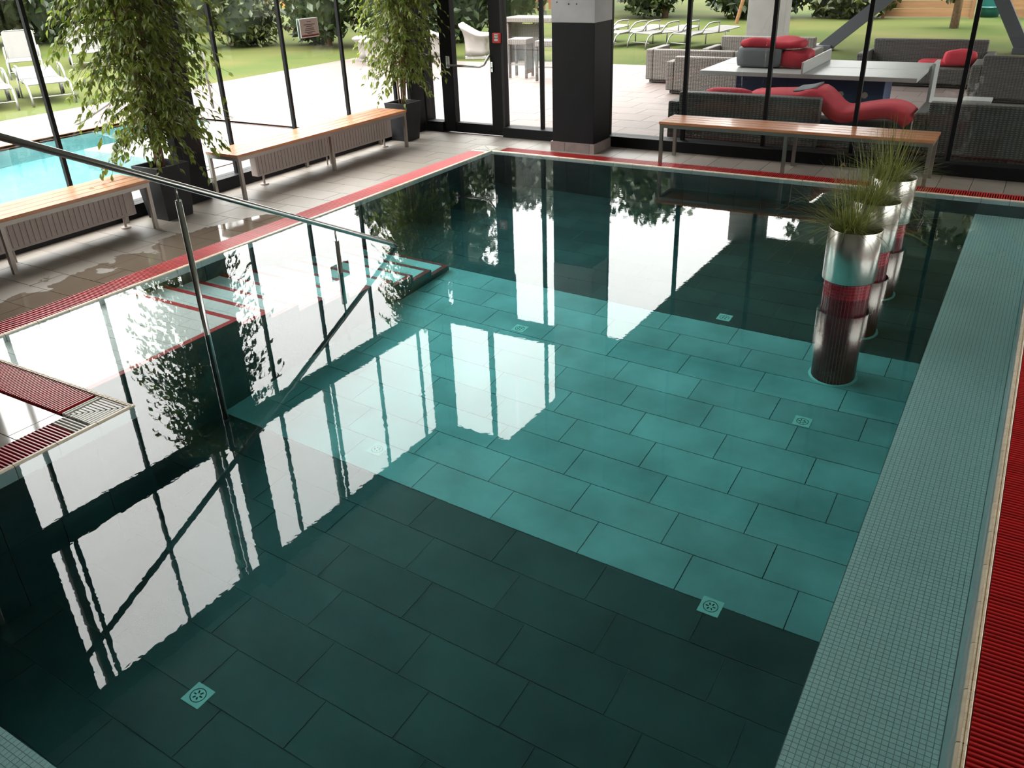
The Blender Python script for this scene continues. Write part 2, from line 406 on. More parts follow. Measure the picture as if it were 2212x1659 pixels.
ceil_o = MB().box(-1.95, 12.2, -14.2, 1.15, 5.2, 5.5).build('ceiling', 'ceiling'); tag(ceil_o, 'flat white ceiling over the pool hall', 'ceiling', kind='structure')
wb = MB().box(-1.95, -1.72, -14.2, -5.9, -0.028, 5.2).build('wall_left', 'plaster_dark'); tag(wb, 'black solid wall beside the glazing', 'wall', kind='structure')
wb = MB().box(12.0, 12.2, -14.2, -8.0, -0.028, 5.2).box(12.0, 12.2, -8.0, 1.15, -0.028, 0.6).box(12.0, 12.2, -8.0, 1.15, 3.8, 5.2).box(12.0, 12.2, -1.0, 1.15, 0.6, 3.8).build('wall_right', 'plaster'); tag(wb, 'plain plaster wall of the pool hall', 'wall', kind='structure')
wr = structure('added_window', 'wide black framed window added out of view in the plaster side wall for light', 'window')  # unseen window, added to brighten the ledge side of the pool
for i in range(5): MB().box(12.02, 12.14, -8.0 + i * 1.735, -7.94 + i * 1.735, 0.6, 3.8).build('mullion', 'black_frame', wr)
for i in range(4): MB().box(12.07, 12.08, -7.94 + i * 1.735, -6.265 + i * 1.735, 0.6, 3.8).build('pane', 'glass', wr)
wb = MB().box(-1.95, 12.2, -14.4, -14.2, -0.028, 5.2).build('wall_back', 'plaster'); tag(wb, 'plain plaster back wall of the pool hall', 'wall', kind='structure')

# ---- left glazing (plane x = -1.80)
wl = structure('window_1', 'tall black framed glazing along the benches', 'window')
MB().box(-1.90, -1.70, -5.9, 0.80, -0.028, 0.13).build('sill', 'black_frame', wl)
MB().box(-1.90, -1.74, -5.9, 0.80, 2.79, 3.02).build('transom', 'black_frame', wl)
MB().box(-1.90, -1.74, -5.9, 0.80, 5.06, 5.2).build('head_rail', 'black_frame', wl)
LM = [-5.9, -5.6, -4.6, -3.6, -2.6, -1.6, -0.6, 0.4, 0.80]
mull = MB().box(-0.02, 0.022, -0.018, 0.018, 0.13, 5.06).mesh('mullion'); mull.materials.append(MAT['black_frame'])
for y in LM[1:-1]: put('mullion', mull, None, wl, (-1.80, y, 0))
for a, b in zip(LM, LM[1:]):
    for z0, z1 in ((0.13, 2.79), (3.02, 5.06)):
        MB().box(-1.815, -1.805, a + 0.015, b - 0.015, z0, z1).build('pane', 'glass', wl)
fin = MB().box(-0.03, 0.03, -0.045, 0.045, 2.85, 5.35).mesh('fin'); fin.materials.append(MAT['concrete'])
for y in (-5.665, -3.61, -1.605): put('fin', fin, None, wl, (-1.935, y, 0))

# ---- far glazing (plane y = 0.95)
wf = structure('window_2', 'tall black framed glazing towards the terrace', 'window')
MB().box(-0.33, 12.0, 0.82, 1.05, -0.028, 0.13).build('sill', 'black_frame', wf, bevel=0.006)
MB().box(-0.33, 12.0, 0.87, 1.05, 2.79, 3.02).build('transom', 'black_frame', wf)
MB().box(-1.40, 12.0, 0.87, 1.05, 5.06, 5.2).build('head_rail', 'black_frame', wf)
MB().box(-1.40, -0.33, 0.87, 1.05, 2.06, 3.02).build('door_panel', 'black_frame', wf)
FMX = [-0.33, 0.225] + [1.205 + 0.995 * k for k in range(11)] + [12.0]
mullf = MB().box(-0.022, 0.022, -0.022, 0.03, 0.13, 5.06).mesh('mullion'); mullf.materials.append(MAT['black_frame'])
for x in FMX[1:-1]: put('mullion', mullf, None, wf, (x, 0.95, 0))
for a, b in zip(FMX, FMX[1:]):
    for z0, z1 in ((0.13, 2.79), (3.02, 5.06)):
        MB().box(a + 0.02, b - 0.02, 0.955, 0.965, z0, z1).build('pane', 'glass', wf)
MB().box(-1.38, -0.80, 0.955, 0.965, 3.02, 5.06).build('pane', 'glass', wf)
MB().box(-0.74, -0.35, 0.955, 0.965, 3.02, 5.06).build('pane', 'glass', wf)
MB().box(-0.796, -0.744, 0.90, 0.99, 3.02, 5.06).build('mullion', 'black_frame', wf)
MB().box(-1.90, -1.63, 0.86, 1.08, -0.028, 5.2).build('corner_post', 'black_frame', wf, bevel=0.01)
MB().box(-1.63, -1.36, 0.86, 1.05, -0.028, 0.13).build('sill', 'black_frame', wf)
MB().box(-1.63, -1.36, 0.87, 1.05, 2.79, 3.02).build('transom', 'black_frame', wf)
MB().box(-1.63, -1.40, 0.87, 1.05, 5.06, 5.2).build('head_rail', 'black_frame', wf)
MB().box(-1.625, -1.365, 0.955, 0.965, 0.13, 2.79).build('pane', 'glass', wf)
MB().box(-1.625, -1.38, 0.955, 0.965, 3.02, 5.06).build('pane', 'glass', wf)
MB().box(-1.36, -1.16, 0.90, 1.02, 2.06, 3.02).build('post', 'black_frame', wf) if False else None

# ---- glass door
dr = structure('door_1', 'black framed glass exit door in the corner', 'door')
MB().box(-1.36, -1.16, 0.90, 1.02, 0.0, 2.06).build('stile', 'black_frame', dr, bevel=0.008)
MB().box(-0.545, -0.33, 0.90, 1.02, 0.0, 2.06).build('stile', 'black_frame', dr, bevel=0.008)
MB().box(-1.16, -0.545, 0.91, 1.01, 0.0, 0.13).build('bottom_rail', 'black_frame', dr)
MB().box(-1.16, -0.545, 0.91, 1.01, 1.96, 2.06).build('top_rail', 'black_frame', dr)
MB().box(-1.17, -0.535, 0.955, 0.965, 0.12, 1.97).build('pane', 'glass', dr)
MB().box(-0.352, -0.328, 0.878, 0.905, 0.0, 2.06).build('weather_strip', 'rubber', dr)
pb = MB().tube([(-1.20, 0.83, 0.90), (-0.66, 0.83, 0.90), (-0.60, 0.84, 0.925), (-0.53, 0.87, 1.045)], 0.016, 10).build('panic_bar', 'steel', dr, smooth=True)
MB().box(-1.225, -1.185, 0.835, 0.905, 0.86, 1.02).build('bar_bracket', 'steel', pb, bevel=0.006)
lp = MB().box(-0.528, -0.492, 0.885, 0.902, 0.83, 0.96).build('lock_plate', 'steel', dr, bevel=0.004)
MB().cyl(0, 0, -0.004, 0.004, 0.009, n=12).build('keyhole', 'drain_slot', lp, (-0.51, 0.884, 0.885)).rotation_euler = (PI / 2, 0, 0)

# ---- pillar and dark columns
pl = thing('pillar', 'square pillar, black below and pale grey above, on a low stone plinth', 'pillar', (0.985, 0.59, 0))
MB().box(-0.285, 0.285, -0.235, 0.235, 0.11, 1.50).build('lower_cladding', 'dark_panel', pl, bevel=0.004)
MB().box(-0.288, 0.288, -0.238, 0.238, 1.50, 5.2).build('upper_shaft', 'pillar_white', pl, bevel=0.004)
for x0, x1 in ((-0.305, -0.105), (-0.101, 0.24), (0.244, 0.305)):
    MB().box(x0, x1, -0.258, -0.236, 0.0, 0.115).build('plinth_tile', 'stone_base', pl)
for y0, y1 in ((-0.234, 0.06), (0.064, 0.23)):
    MB().box(0.286, 0.305, y0, y1, 0.0, 0.115).build('plinth_tile', 'stone_base', pl)
    MB().box(-0.305, -0.286, y0, y1, 0.0, 0.115).build('plinth_tile', 'stone_base', pl)
for hx, hz in ((-0.21, 1.72), (-0.055, 1.70), (0.05, 1.70), (-0.055, 1.86), (0.06, 1.86)):
    MB().cyl(0, 0, -0.002, 0.002, 0.008, n=10).build('screw_hole', 'drain_slot', pl, (hx, -0.2385, hz)).rotation_euler = (PI / 2, 0, 0)
for (y0, y1, xf, lab) in ((-3.51, -3.18, -1.58, 'black square column behind the larger potted fig'), (0.53, 0.84, -1.64, 'black square column behind the fig near the door')):
    c = thing('column', lab, 'column', (-1.62, (y0 + y1) / 2, 0))
    MB().box(-0.08, xf + 1.62, (y0 - y1) / 2, (y1 - y0) / 2, 0.0, 5.2).build('shaft', 'black_frame', c, bevel=0.006)
    MB().box(xf + 1.62, xf + 1.622, (y0 - y1) / 2 + 0.06, (y0 - y1) / 2 + 0.066, 0.0, 5.2).build('cladding_joint', 'rubber', c)

# ---- fire alarm button and notice
al = thing('fire_alarm_button', 'red square fire alarm button on the black door post', 'alarm', (-0.40, 0.90, 1.26))
MB().box(-0.062, 0.062, -0.05, 0.0, -0.064, 0.064).build('housing', 'alarm_red', al, bevel=0.008)
MB().box(-0.028, 0.026, -0.053, -0.05, -0.036, 0.050).build('glass_plate', 'alarm_white', al)
for bx in (-0.018, 0.0, 0.018): MB().box(bx - 0.006, bx + 0.006, -0.055, -0.053, -0.007, 0.007).build('symbol', 'rubber', al)
MB().box(-0.022, 0.022, -0.0545, -0.053, 0.026, 0.034).build('print_line', 'ink', al)
sg = thing('notice_sign', 'small printed notice with a dark red stripe stuck to the glass', 'sign', (-1.800, -1.125, 1.535))
MB().box(-0.003, 0.006, -0.155, 0.155, -0.105, 0.105).build('panel', 'sign_edge', sg)
MB().box(0.006, 0.0075, -0.146, 0.146, -0.096, 0.096).build('printed_face', 'sign_face', sg)
MB().box(0.0075, 0.0085, -0.146, 0.146, -0.096, -0.075).build('red_stripe', 'sign_red', sg)
MB().box(-0.024, -0.016, -0.175, 0.120, -0.105, 0.105).build('back_panel', 'sign_back', sg)
for z, hw in ((0.066, 0.035), (0.036, 0.095), (0.016, 0.055), (-0.008, 0.075), (-0.026, 0.08), (-0.048, 0.09), (-0.062, 0.045)):
    MB().box(0.0075, 0.0083, -hw, hw, z - 0.004, z + 0.004).build('text_line', 'ink', sg)

# ================================================================== POOL
pool = thing('swimming_pool', 'indoor swimming pool lined with slate and pale tiles', 'pool')
bs = MB()
bs.box(-0.05, POOL_R + 0.02, NEAR, 0.03, FLOOR_Z - 0.12, FLOOR_Z - 0.012)
bs.box(-0.25, -0.012, PEN_Y, 0.25, FLOOR_Z - 0.12, -0.05)
bs.box(-0.012, POOL_R + 0.25, 0.012, 0.25, FLOOR_Z - 0.12, -0.05)
bs.box(POOL_R + 0.005, POOL_R + 0.25, NEAR, 0.012, FLOOR_Z - 0.12, -0.05)
bs.box(-0.05, PEN_X - 0.012, NEAR, PEN_Y - 0.012, FLOOR_Z - 0.012, -0.05)
bs.box(-0.05, POOL_R + 0.25, NEAR - 0.2, NEAR, FLOOR_Z - 0.12, -0.02)
bs.build('basin', 'grout_pool', pool)
for q_ in ((PEN_X, 5.587, -8.32, -5.70), (0.0, 5.587, -2.672, -0.001)): MB().box(*q_, FLOOR_Z - 0.0119, FLOOR_Z - 0.005).build('joint_bed', 'slate_grout', pool)

# pool floor: slabs 0.60 x 0.30 in a third bond
OY, PY, PX = -5.695, 0.302, 0.605
for k in range(math.floor((-8.32 - OY) / PY), 19):
    ya, yb = OY + k * PY, min(OY + (k + 1) * PY, -0.001)
    if yb - ya < 0.03: continue
    ya = max(ya, -8.32)
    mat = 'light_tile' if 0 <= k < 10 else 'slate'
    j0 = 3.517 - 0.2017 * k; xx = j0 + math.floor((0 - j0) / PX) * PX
    while xx < 5.587:
        xa, xb = max(0.0, xx), min(5.587, xx + PX)
        hidden = (xb < PEN_X and yb < PEN_Y) or (xb < 1.19 and yb < -2.75)
        if xb - xa > 0.02 and not hidden:
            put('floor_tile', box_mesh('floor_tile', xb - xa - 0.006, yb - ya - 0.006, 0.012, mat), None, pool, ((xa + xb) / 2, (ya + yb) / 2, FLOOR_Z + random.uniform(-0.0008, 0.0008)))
        xx += PX
# wall slabs
def wall_tiles(axis, fixed, a0, a1, sign, z_top=-0.168, rows=2, mat='slate', pitch=0.302, phase=0.0):
    h = (z_top - FLOOR_Z) / rows
    a = a0 + phase
    edges = [a0] + [a0 + phase + i * pitch for i in range(0, 200) if a0 + 0.02 < a0 + phase + i * pitch < a1 - 0.02] + [a1]
    for p, q in zip(edges, edges[1:]):
        for r in range(rows):
            z1 = z_top - r * h; z0 = z1 - h; g = 0.003
            key = ('wall_tile', axis, sign, round(q - p, 3), mat, rows)
            if key not in _boxes:
                w2, h2 = (q - p) / 2 - g, h / 2 - g
                t0, t1 = (-0.012, 0.0) if sign > 0 else (0.0, 0.012)
                mb = MB().box(t0, t1, -w2, w2, -h2, h2) if axis == 'x' else MB().box(-w2, w2, t0, t1, -h2, h2)
                me = mb.mesh('wall_tile'); me.materials.append(MAT[mat]); _boxes[key] = me
            loc = (fixed, (p + q) / 2, (z0 + z1) / 2) if axis == 'x' else ((p + q) / 2, fixed, (z0 + z1) / 2)
            put('wall_tile', _boxes[key], None, pool, loc)
wall_tiles('y', 0.0, 0.0, 5.587, -1, phase=0.175)
wall_tiles('x', 0.0, PEN_Y, 0.0, 1, phase=0.2)
wall_tiles('x', PEN_X, NEAR, PEN_Y, 1, phase=0.1)
wall_tiles('y', PEN_Y, 0.0, PEN_X, 1, phase=0.1)
MB().box(POOL_R - 0.008, POOL_R + 0.004, NEAR, 0.0, -0.55, -0.11).build('riser_band', 'lip_face', pool)

# seat ledges faced with small mosaic
lg = MB().box(5.587, POOL_R + 0.005, NEAR, 0.0, FLOOR_Z - 0.012, -0.554).box(PEN_X, 5.587, NEAR, -8.32, FLOOR_Z - 0.012, -0.504).build('seat_ledge', 'grout_light', pool)
mp = 0.0239
mt = MB().box(-0.0106, 0.0106, -0.0106, 0.0106, -0.004, 0, bottom=False).mesh('mosaic_tile'); mt.materials.append(MAT['mosaic'])
rest = MB(); nmos = 0
rows = []
yk = -0.012
while yk > NEAR + 0.02: rows.append(yk); yk -= mp
cells = [(5.587 + 0.0125 + i * mp, y) for y in rows for i in range(21)]
cells.sort(key=lambda c: abs(c[1] + 6.95))
for i, (cx, cy) in enumerate(cells):
    if i < 294: put('mosaic_tile', mt, None, pool, (cx, cy, -0.55))
    else: rest.box(cx - 0.0106, cx + 0.0106, cy - 0.0106, cy + 0.0106, -0.554, -0.55, bottom=False)
yk = -8.32 - 0.0125
while yk > NEAR + 0.02:
    xk = PEN_X + 0.013
    while xk < 5.57: rest.box(xk - 0.0106, xk + 0.0106, yk - 0.0106, yk + 0.0106, -0.504, -0.50, bottom=False); xk += mp
    yk -= mp
zk = -0.57
while zk > FLOOR_Z:
    yk = -0.012
    while yk > -8.3: rest.add([(5.587, yk - 0.0106, zk - 0.0106), (5.587, yk + 0.0106, zk - 0.0106), (5.584, yk + 0.0106, zk + 0.0106), (5.584, yk - 0.0106, zk + 0.0106)], [(3, 2, 1, 0)]) if zk > -0.66 else None; yk -= mp
    zk -= mp
tag(rest.build('mosaic_field', 'mosaic', pool), kind='stuff')

# overflow lip: one glazed piece every 24.5 cm
def lip_mesh(mat_top, mat_face, length):
    mb = MB(); l = length / 2 - 0.002
    prof = [(-0.034, -0.03), (-0.034, 0.004), (-0.028, 0.008), (-0.012, 0.008), (-0.003, 0.004), (0.0, -0.004), (0.0, -0.162), (-0.012, -0.162), (-0.012, -0.03)]
    n = len(prof)
    mb.v = [(p[0], -l, p[1]) for p in prof] + [(p[0], l, p[1]) for p in prof]
    mb.f = [(i, i + n, (i + 1) % n + n, (i + 1) % n) for i in range(n)]
    mb.f += [tuple(range(n)), tuple(reversed(range(n, 2 * n)))]
    me = mb.mesh('lip_tile'); me.materials.append(MAT[mat_top]); me.materials.append(MAT[mat_face])
    for i, p in enumerate(me.polygons):
        if i in (5, 6, 7): p.material_index = 1
    return me
lipm = lip_mesh('lip_cream', 'lip_face', 0.2455)
def lip_run(p0, p1, rz):
    p0, p1 = Vector(p0), Vector(p1); L = (p1 - p0).length; n = max(1, round(L / 0.2455)); s = L / n
    for i in range(n):
        o = put('lip_tile', lipm, None, pool, p0 + (p1 - p0) * ((i + 0.5) / n), rz)
        o.scale = (1, s / 0.2455, 1)
lip_run((0, PEN_Y, 0), (0, 0, 0), 0)
lip_run((0, 0, 0), (POOL_R, 0, 0), -PI / 2)
lip_run((POOL_R, 0, 0), (POOL_R, NEAR, 0), PI)
lip_run((PEN_X, PEN_Y, 0), (PEN_X, NEAR, 0), 0)
lip_run((0, PEN_Y, 0), (PEN_X, PEN_Y, 0), PI / 2)
# little anti-slip bars moulded into the lip of the jutting deck and the right edge
rb = MB().box(-0.031, -0.024, -0.016, 0.016, 0.004, 0.0105).box(-0.020, -0.013, -0.016, 0.016, 0.004, 0.0105).mesh('lip_rib'); rb.materials.append(MAT['lip_cream'])
n = 0
for i in range(42): put('lip_rib', rb, None, pool, (0.03 + i * 0.041, PEN_Y, 0), PI / 2)
for i in range(200): put('lip_rib', rb, None, pool, (POOL_R, -7.6 + i * 0.033, 0), PI)

# drains
def drain(x, y, z=FLOOR_Z, s=0.115):
    d = MB().box(-s / 2, s / 2, -s / 2, s / 2, 0.0, 0.006).build('drain_cover', 'drain', pool, (x, y, z), bevel=0.002)
    MB().lathe([(0.037, 0.006), (0.039, 0.0085), (0.041, 0.006)], 24).build('ring', 'drain_slot', d)
    for k in range(6):
        a = k * PI / 3
        sl = MB().obox((0.019 * math.cos(a), 0.019 * math.sin(a), 0.0065), (0.015, 0.007, 0.002), Matrix.Rotation(a, 3, 'Z')); sl.build('slot', 'drain_slot', d)
for p in ((2.956, -7.509), (4.948, -5.72), (4.942, -3.815), (2.462, -5.478), (2.455, -3.501), (3.949, -2.537), (2.421, -1.044)): drain(*p, s=0.118)

# ---- pool steps
st = thing('pool_steps', 'pool steps in white tile with red nosings below the handrail', 'steps')
XS, TR, RI, D0 = 1.19, 0.2935, 0.1375, 0.14
body = MB()
body.box(0.0, XS, PEN_Y, -5.38, FLOOR_Z, -D0 - 0.008)
for k in range(1, 10): body.box(0.0, XS, -5.38 + TR * (k - 1), -5.38 + TR * k, FLOOR_Z, -(D0 + RI * k) - 0.008)
body.build('stair_body', 'slate', st)
def tread_tiles(y0, y1, z, first):
    # red nosing along the front and the open side, white tiles behind it
    nw = 0.048
    put('nosing', box_mesh('nosing', XS - 0.002, nw, 0.012, 'step_red'), None, st, (XS / 2, y1 - nw / 2, z))
    put('nosing', box_mesh('nosing', nw, y1 - nw - y0 - 0.003, 0.012, 'step_red'), None, st, (XS - nw / 2, (y0 + y1 - nw) / 2, z))
    y = y1 - nw; r = 0
    while y > y0 + 0.02:
        yb = max(y0, y - 0.1245)
        x = -0.1245 * ((r + first) % 2)
        while x < XS - nw:
            xa, xb = max(0.0, x), min(XS - nw, x + 0.249)
            if xb - xa > 0.015: put('tread_tile', box_mesh('tread_tile', xb - xa - 0.003, y - yb - 0.003, 0.012, 'step_white'), None, st, ((xa + xb) / 2, (y + yb) / 2, z))
            x += 0.249
        y = yb; r += 1
tread_tiles(PEN_Y, -5.38, -D0, 0)
for k in range(1, 10): tread_tiles(-5.38 + TR * (k - 1), -5.38 + TR * k, -(D0 + RI * k), k)

# ---- water
wp = [(-0.006, 0.006), (-0.006, PEN_Y - 0.006), (PEN_X - 0.006, PEN_Y - 0.006), (PEN_X - 0.006, NEAR - 0.006), (POOL_R + 0.006, NEAR - 0.006), (POOL_R + 0.006, 0.006)]
n = len(wp); wm = MB()
wm.v = [(x, y, 0.0) for x, y in wp] + [(x, y, FLOOR_Z - 0.011) for x, y in wp]
wm.f = [tuple(range(n)), tuple(reversed(range(n, 2 * n)))] + [((i + 1) % n, i, i + n, (i + 1) % n + n) for i in range(n)]
wo_ = wm.build('pool_water', 'water'); tag(wo_, 'calm teal water filling the indoor pool', 'water', kind='stuff')

# ================================================================== OVERFLOW GRATES
barm = MB()
prof = [(-0.0062, 0.0), (-0.0062, 0.019), (-0.004, 0.022), (0.004, 0.022), (0.0062, 0.019), (0.0062, 0.0)]
m_ = len(prof)
barm.v = [(-0.118, p[0], p[1] - 0.022) for p in prof] + [(0.118, p[0], p[1] - 0.022) for p in prof]
barm.f = [(i, (i + 1) % m_, (i + 1) % m_ + m_, i + m_) for i in range(m_)] + [tuple(reversed(range(m_))), tuple(range(m_, 2 * m_))]
bar_red = barm.mesh('bar'); bar_red.materials.append(MAT['grate_red'])
bar_white = barm.mesh('bar'); bar_white.materials.append(MAT['grate_white'])
def grate(label, p0, p1, rz, me, limit=300, pitch=0.022, zt=0.004, group=None):
    p0, p1 = Vector(p0), Vector(p1); L = (p1 - p0).length; n = int(L / pitch)
    g = thing('overflow_grate', label, 'grate', (p0 + p1) / 2, 0, group)
    along = (p1 - p0).normalized(); across = Vector((-along.y, along.x, 0))
    mid = (p0 + p1) / 2
    ch = MB(); a = along * (L / 2); c = across * 0.122
    q = [-a - c, a - c, a + c, -a + c]
    if (q[1] - q[0]).cross(q[2] - q[1]).z < 0: q.reverse()
    ch.add([v + Vector((0, 0, -0.032)) for v in q] + [v + Vector((0, 0, -0.026)) for v in q], [(3, 2, 1, 0), (4, 5, 6, 7), (0, 1, 5, 4), (1, 2, 6, 5), (2, 3, 7, 6), (3, 0, 4, 7)])
    ch.build('channel', 'channel', g)
    extra = MB()
    for i in range(n):
        c_ = p0 + along * ((i + 0.5) * pitch) - mid
        if i < limit: put('bar', me, None, g, (c_.x, c_.y, zt), rz)
        else:
            R2 = Matrix.Rotation(rz, 3, 'Z')
            extra.add([R2 @ Vector(v) + Vector((c_.x, c_.y, zt)) for v in barm.v], barm.f)
    if extra.v:
        tag(extra.build('bar_field', 'grate_red', g), kind='stuff')
    return g
GX = -0.156
grate('red slatted overflow grate beside the long wooden benches and radiators', (GX, PEN_Y + 0.02, 0), (GX, -0.075, 0), 0, bar_red)
grate('red slatted overflow grate along the far edge in front of the pillar', (0.09, 0.139, 0), (6.05, 0.139, 0), PI / 2, bar_red)
grate('red slatted overflow grate beside the mosaic seat ledge', (6.256, -7.55, 0), (6.256, -0.02, 0), 0, bar_red)
grate('red slatted overflow grate on the side of the jutting deck facing the pool steps', (0.0, -6.838, 0), (1.43, -6.838, 0), PI / 2, bar_red)
grate('red slatted overflow grate on the pool side of the jutting deck', (1.607, NEAR + 0.05, 0), (1.607, -7.06, 0), 0, bar_red)
def corner_grate(label, cx, cy, sx_, sy_, arm):
    """white mitred corner: bars turn from one direction to the other along the diagonal"""
    g = thing('corner_grate', label, 'grate', (cx, cy, 0), 0)
    MB().box(-0.124, 0.124, -0.124, 0.124, -0.032, -0.026).build('channel', 'channel', g)
    MB().box(-arm if sx_ < 0 else 0, 0 if sx_ < 0 else arm, -0.122, 0.122, -0.032, -0.026)
    nb = 11
    for i in range(nb):
        t = -0.112 + i * 0.0224
        # bars parallel to y in one half, parallel to x in the other
        la = (t + 0.118)
        b1 = MB().box(-0.0075, 0.0075, -la / 2, la / 2, -0.018, 0.004)
        b1.build('bar', 'grate_white', g, (sx_ * t, sy_ * (-0.118 + la / 2), 0))
        b2 = MB().box(-la / 2, la / 2, -0.0075, 0.0075, -0.018, 0.004)
        b2.build('bar', 'grate_white', g, (sx_ * (-0.118 + la / 2), sy_ * t, 0))
    return g
corner_grate('white mitred corner grate in the corner by the glass door', -0.150, 0.133, -1, 1, 0.1)
corner_grate('white mitred corner grate at the tip of the jutting deck', 1.607, -6.838, 1, 1, 0.1)
grate('short row of white grate slats beside the tip of the jutting deck', (1.43, -6.838, 0), (1.482, -6.838, 0), PI / 2, bar_white)
grate('short row of white grate slats next to the red pool-side grate', (1.607, -7.06, 0), (1.607, -6.966, 0), 0, bar_white)
grate('short row of white grate slats near the glass door corner', (-0.022, 0.139, 0), (0.09, 0.139, 0), PI / 2, bar_white)
grate('short row of white grate slats ending the grate by the benches', (GX, -0.075, 0), (GX, 0.008, 0), 0, bar_white)

# ================================================================== HANDRAIL
hr = thing('handrail', 'brushed steel handrail sloping down into the pool above the steps', 'handrail', (1.30, -5.4, 0))
def rail_z(y): return 0.005 + (-3.63 - y) * 0.484
MB().tube([(0, -7.75 + 5.4, rail_z(-7.75)), (0, -3.72 + 5.4, rail_z(-3.72)), (0, -3.63 + 5.4, -0.03)], 0.021, 16).build('rail', 'steel', hr, smooth=True)
for y in (-4.39, -5.77):
    top = rail_z(y)
    zb = -(D0 + RI * max(0, math.floor((y + 5.38) / TR) + 1)) - 0.6 if False else -1.45
    o = MB().tube([(0, y + 5.4, zb), (0, y + 5.4, top - 0.105)], 0.0205, 16).build('post', 'steel', hr, smooth=True)
    MB().tube([(0, y + 5.4, top - 0.11), (0, y + 5.4, top - 0.01)], 0.007, 10).build('spigot', 'steel', o, smooth=True)
    MB().cyl(0, y + 5.4, top - 0.108, top - 0.102, 0.021, n=16).build('cap', 'steel', o)
o = MB().tube([(0, -7.6 + 5.4, 0.0), (0, -7.6 + 5.4, rail_z(-7.6) - 0.105)], 0.0205, 16).build('post', 'steel', hr, smooth=True)
MB().tube([(0, -7.6 + 5.4, rail_z(-7.6) - 0.11), (0, -7.6 + 5.4, rail_z(-7.6) - 0.01)], 0.007, 10).build('spigot', 'steel', o, smooth=True)

# ================================================================== BENCHES AND RADIATORS
def bench(label, loc, rz, n_legs=3):
    """length 2.90 along local x, depth 0.48 along local y, front at -y"""
    t = thing('bench', label, 'bench', loc, rz, 'slatted wooden benches around the pool')
    Lh, d = 1.455, 0.245
    for i in range(4):
        y0 = -d + i * 0.1235
        MB().box(-Lh, Lh, y0, y0 + 0.115, 0.443, 0.474).build('seat_slat', 'bench_wood', t, bevel=0.004)
    for y in (-0.222, 0.222): MB().box(-1.445, 1.445, y - 0.018, y + 0.018, 0.405, 0.443).build('side_rail', 'bench_steel', t)
    for x in (-1.425, 0.0, 1.425):
        MB().box(x - 0.018, x + 0.018, -0.204, 0.204, 0.405, 0.443).build('cross_rail', 'bench_steel', t)
        for y in (-0.222, 0.222): MB().box(x - 0.018, x + 0.018, y - 0.018, y + 0.018, 0.0, 0.405).build('leg', 'bench_steel', t)
    return t
bench('slatted wooden bench between the two potted figs', (-1.42, -1.64, 0), PI / 2)
bench('slatted wooden bench with a fallen leaf beside the handrail', (-1.42, -5.64, 0), PI / 2)
bench('slatted wooden bench against the terrace glazing beyond the planters', (3.635, 0.44, 0), 0)

def radiator(label, y0, y1):
    t = thing('radiator', label, 'radiator', (-1.49, (y0 + y1) / 2, 0), 0, 'low radiators under the benches')
    h = (y1 - y0) / 2
    MB().box(-0.05, 0.05, -h, h, 0.115, 0.385).build('casing', 'radiator', t, bevel=0.008)
    rib = MB().box(0.05, 0.056, -0.016, 0.016, 0.14, 0.36).mesh('rib'); rib.materials.append(MAT['radiator'])
    nr = int((2 * h - 0.06) / 0.052)
    for i in range(nr): put('rib', rib, None, t, (0, -h + 0.045 + i * 0.052, 0), 0, 0.004)
    for y in (-h + 0.12, h - 0.12):
        f_ = MB().cyl(0.0, y, 0.012, 0.12, 0.013, n=12).build('foot', 'radiator', t)
        MB().cyl(0.0, y, 0.0, 0.014, 0.05, 0.045, n=20).build('foot_plate', 'radiator', f_)
    for y in (-0.03, 0.03): MB().cyl(0.0, y, 0.0, 0.12, 0.009, n=10).build('pipe', 'radiator', t)
    return t
radiator('low ribbed radiator under the bench between the figs', -2.62, -0.20)
radiator('low ribbed radiator under the bench beside the handrail', -6.75, -4.22)
lf = MB(); lf.add([(0, 0, 0.002), (0.03, -0.014, 0.010), (0.065, 0, 0.003), (0.03, 0.016, 0.012), (0.03, 0, 0.004)], [(0, 1, 4), (1, 2, 4), (2, 3, 4), (3, 0, 4)])
tag(lf.build('fallen_leaf', 'ficus_leaf', None, (-1.40, -4.68, 0.474), 0.6), 'green fig leaf lying on the bench', 'leaf')

# ================================================================== POTTED FIGS
leafm = MB()
for tpos, wd, dz in ((0, 0.0, 0), (0.22, 0.30, 0.02), (0.5, 0.42, 0.0), (0.8, 0.18, -0.10), (1.0, 0.0, -0.22)):
    leafm.v += [(tpos, -wd / 2, dz + 0.08 * wd), (tpos, 0, dz), (tpos, wd / 2, dz + 0.08 * wd)]
for i in range(4):
    b = i * 3; leafm.f += [(b, b + 3, b + 4, b + 1), (b + 1, b + 4, b + 5, b + 2)]
leaf_me = leafm.mesh('leaf'); leaf_me.materials.append(MAT['ficus_leaf'])

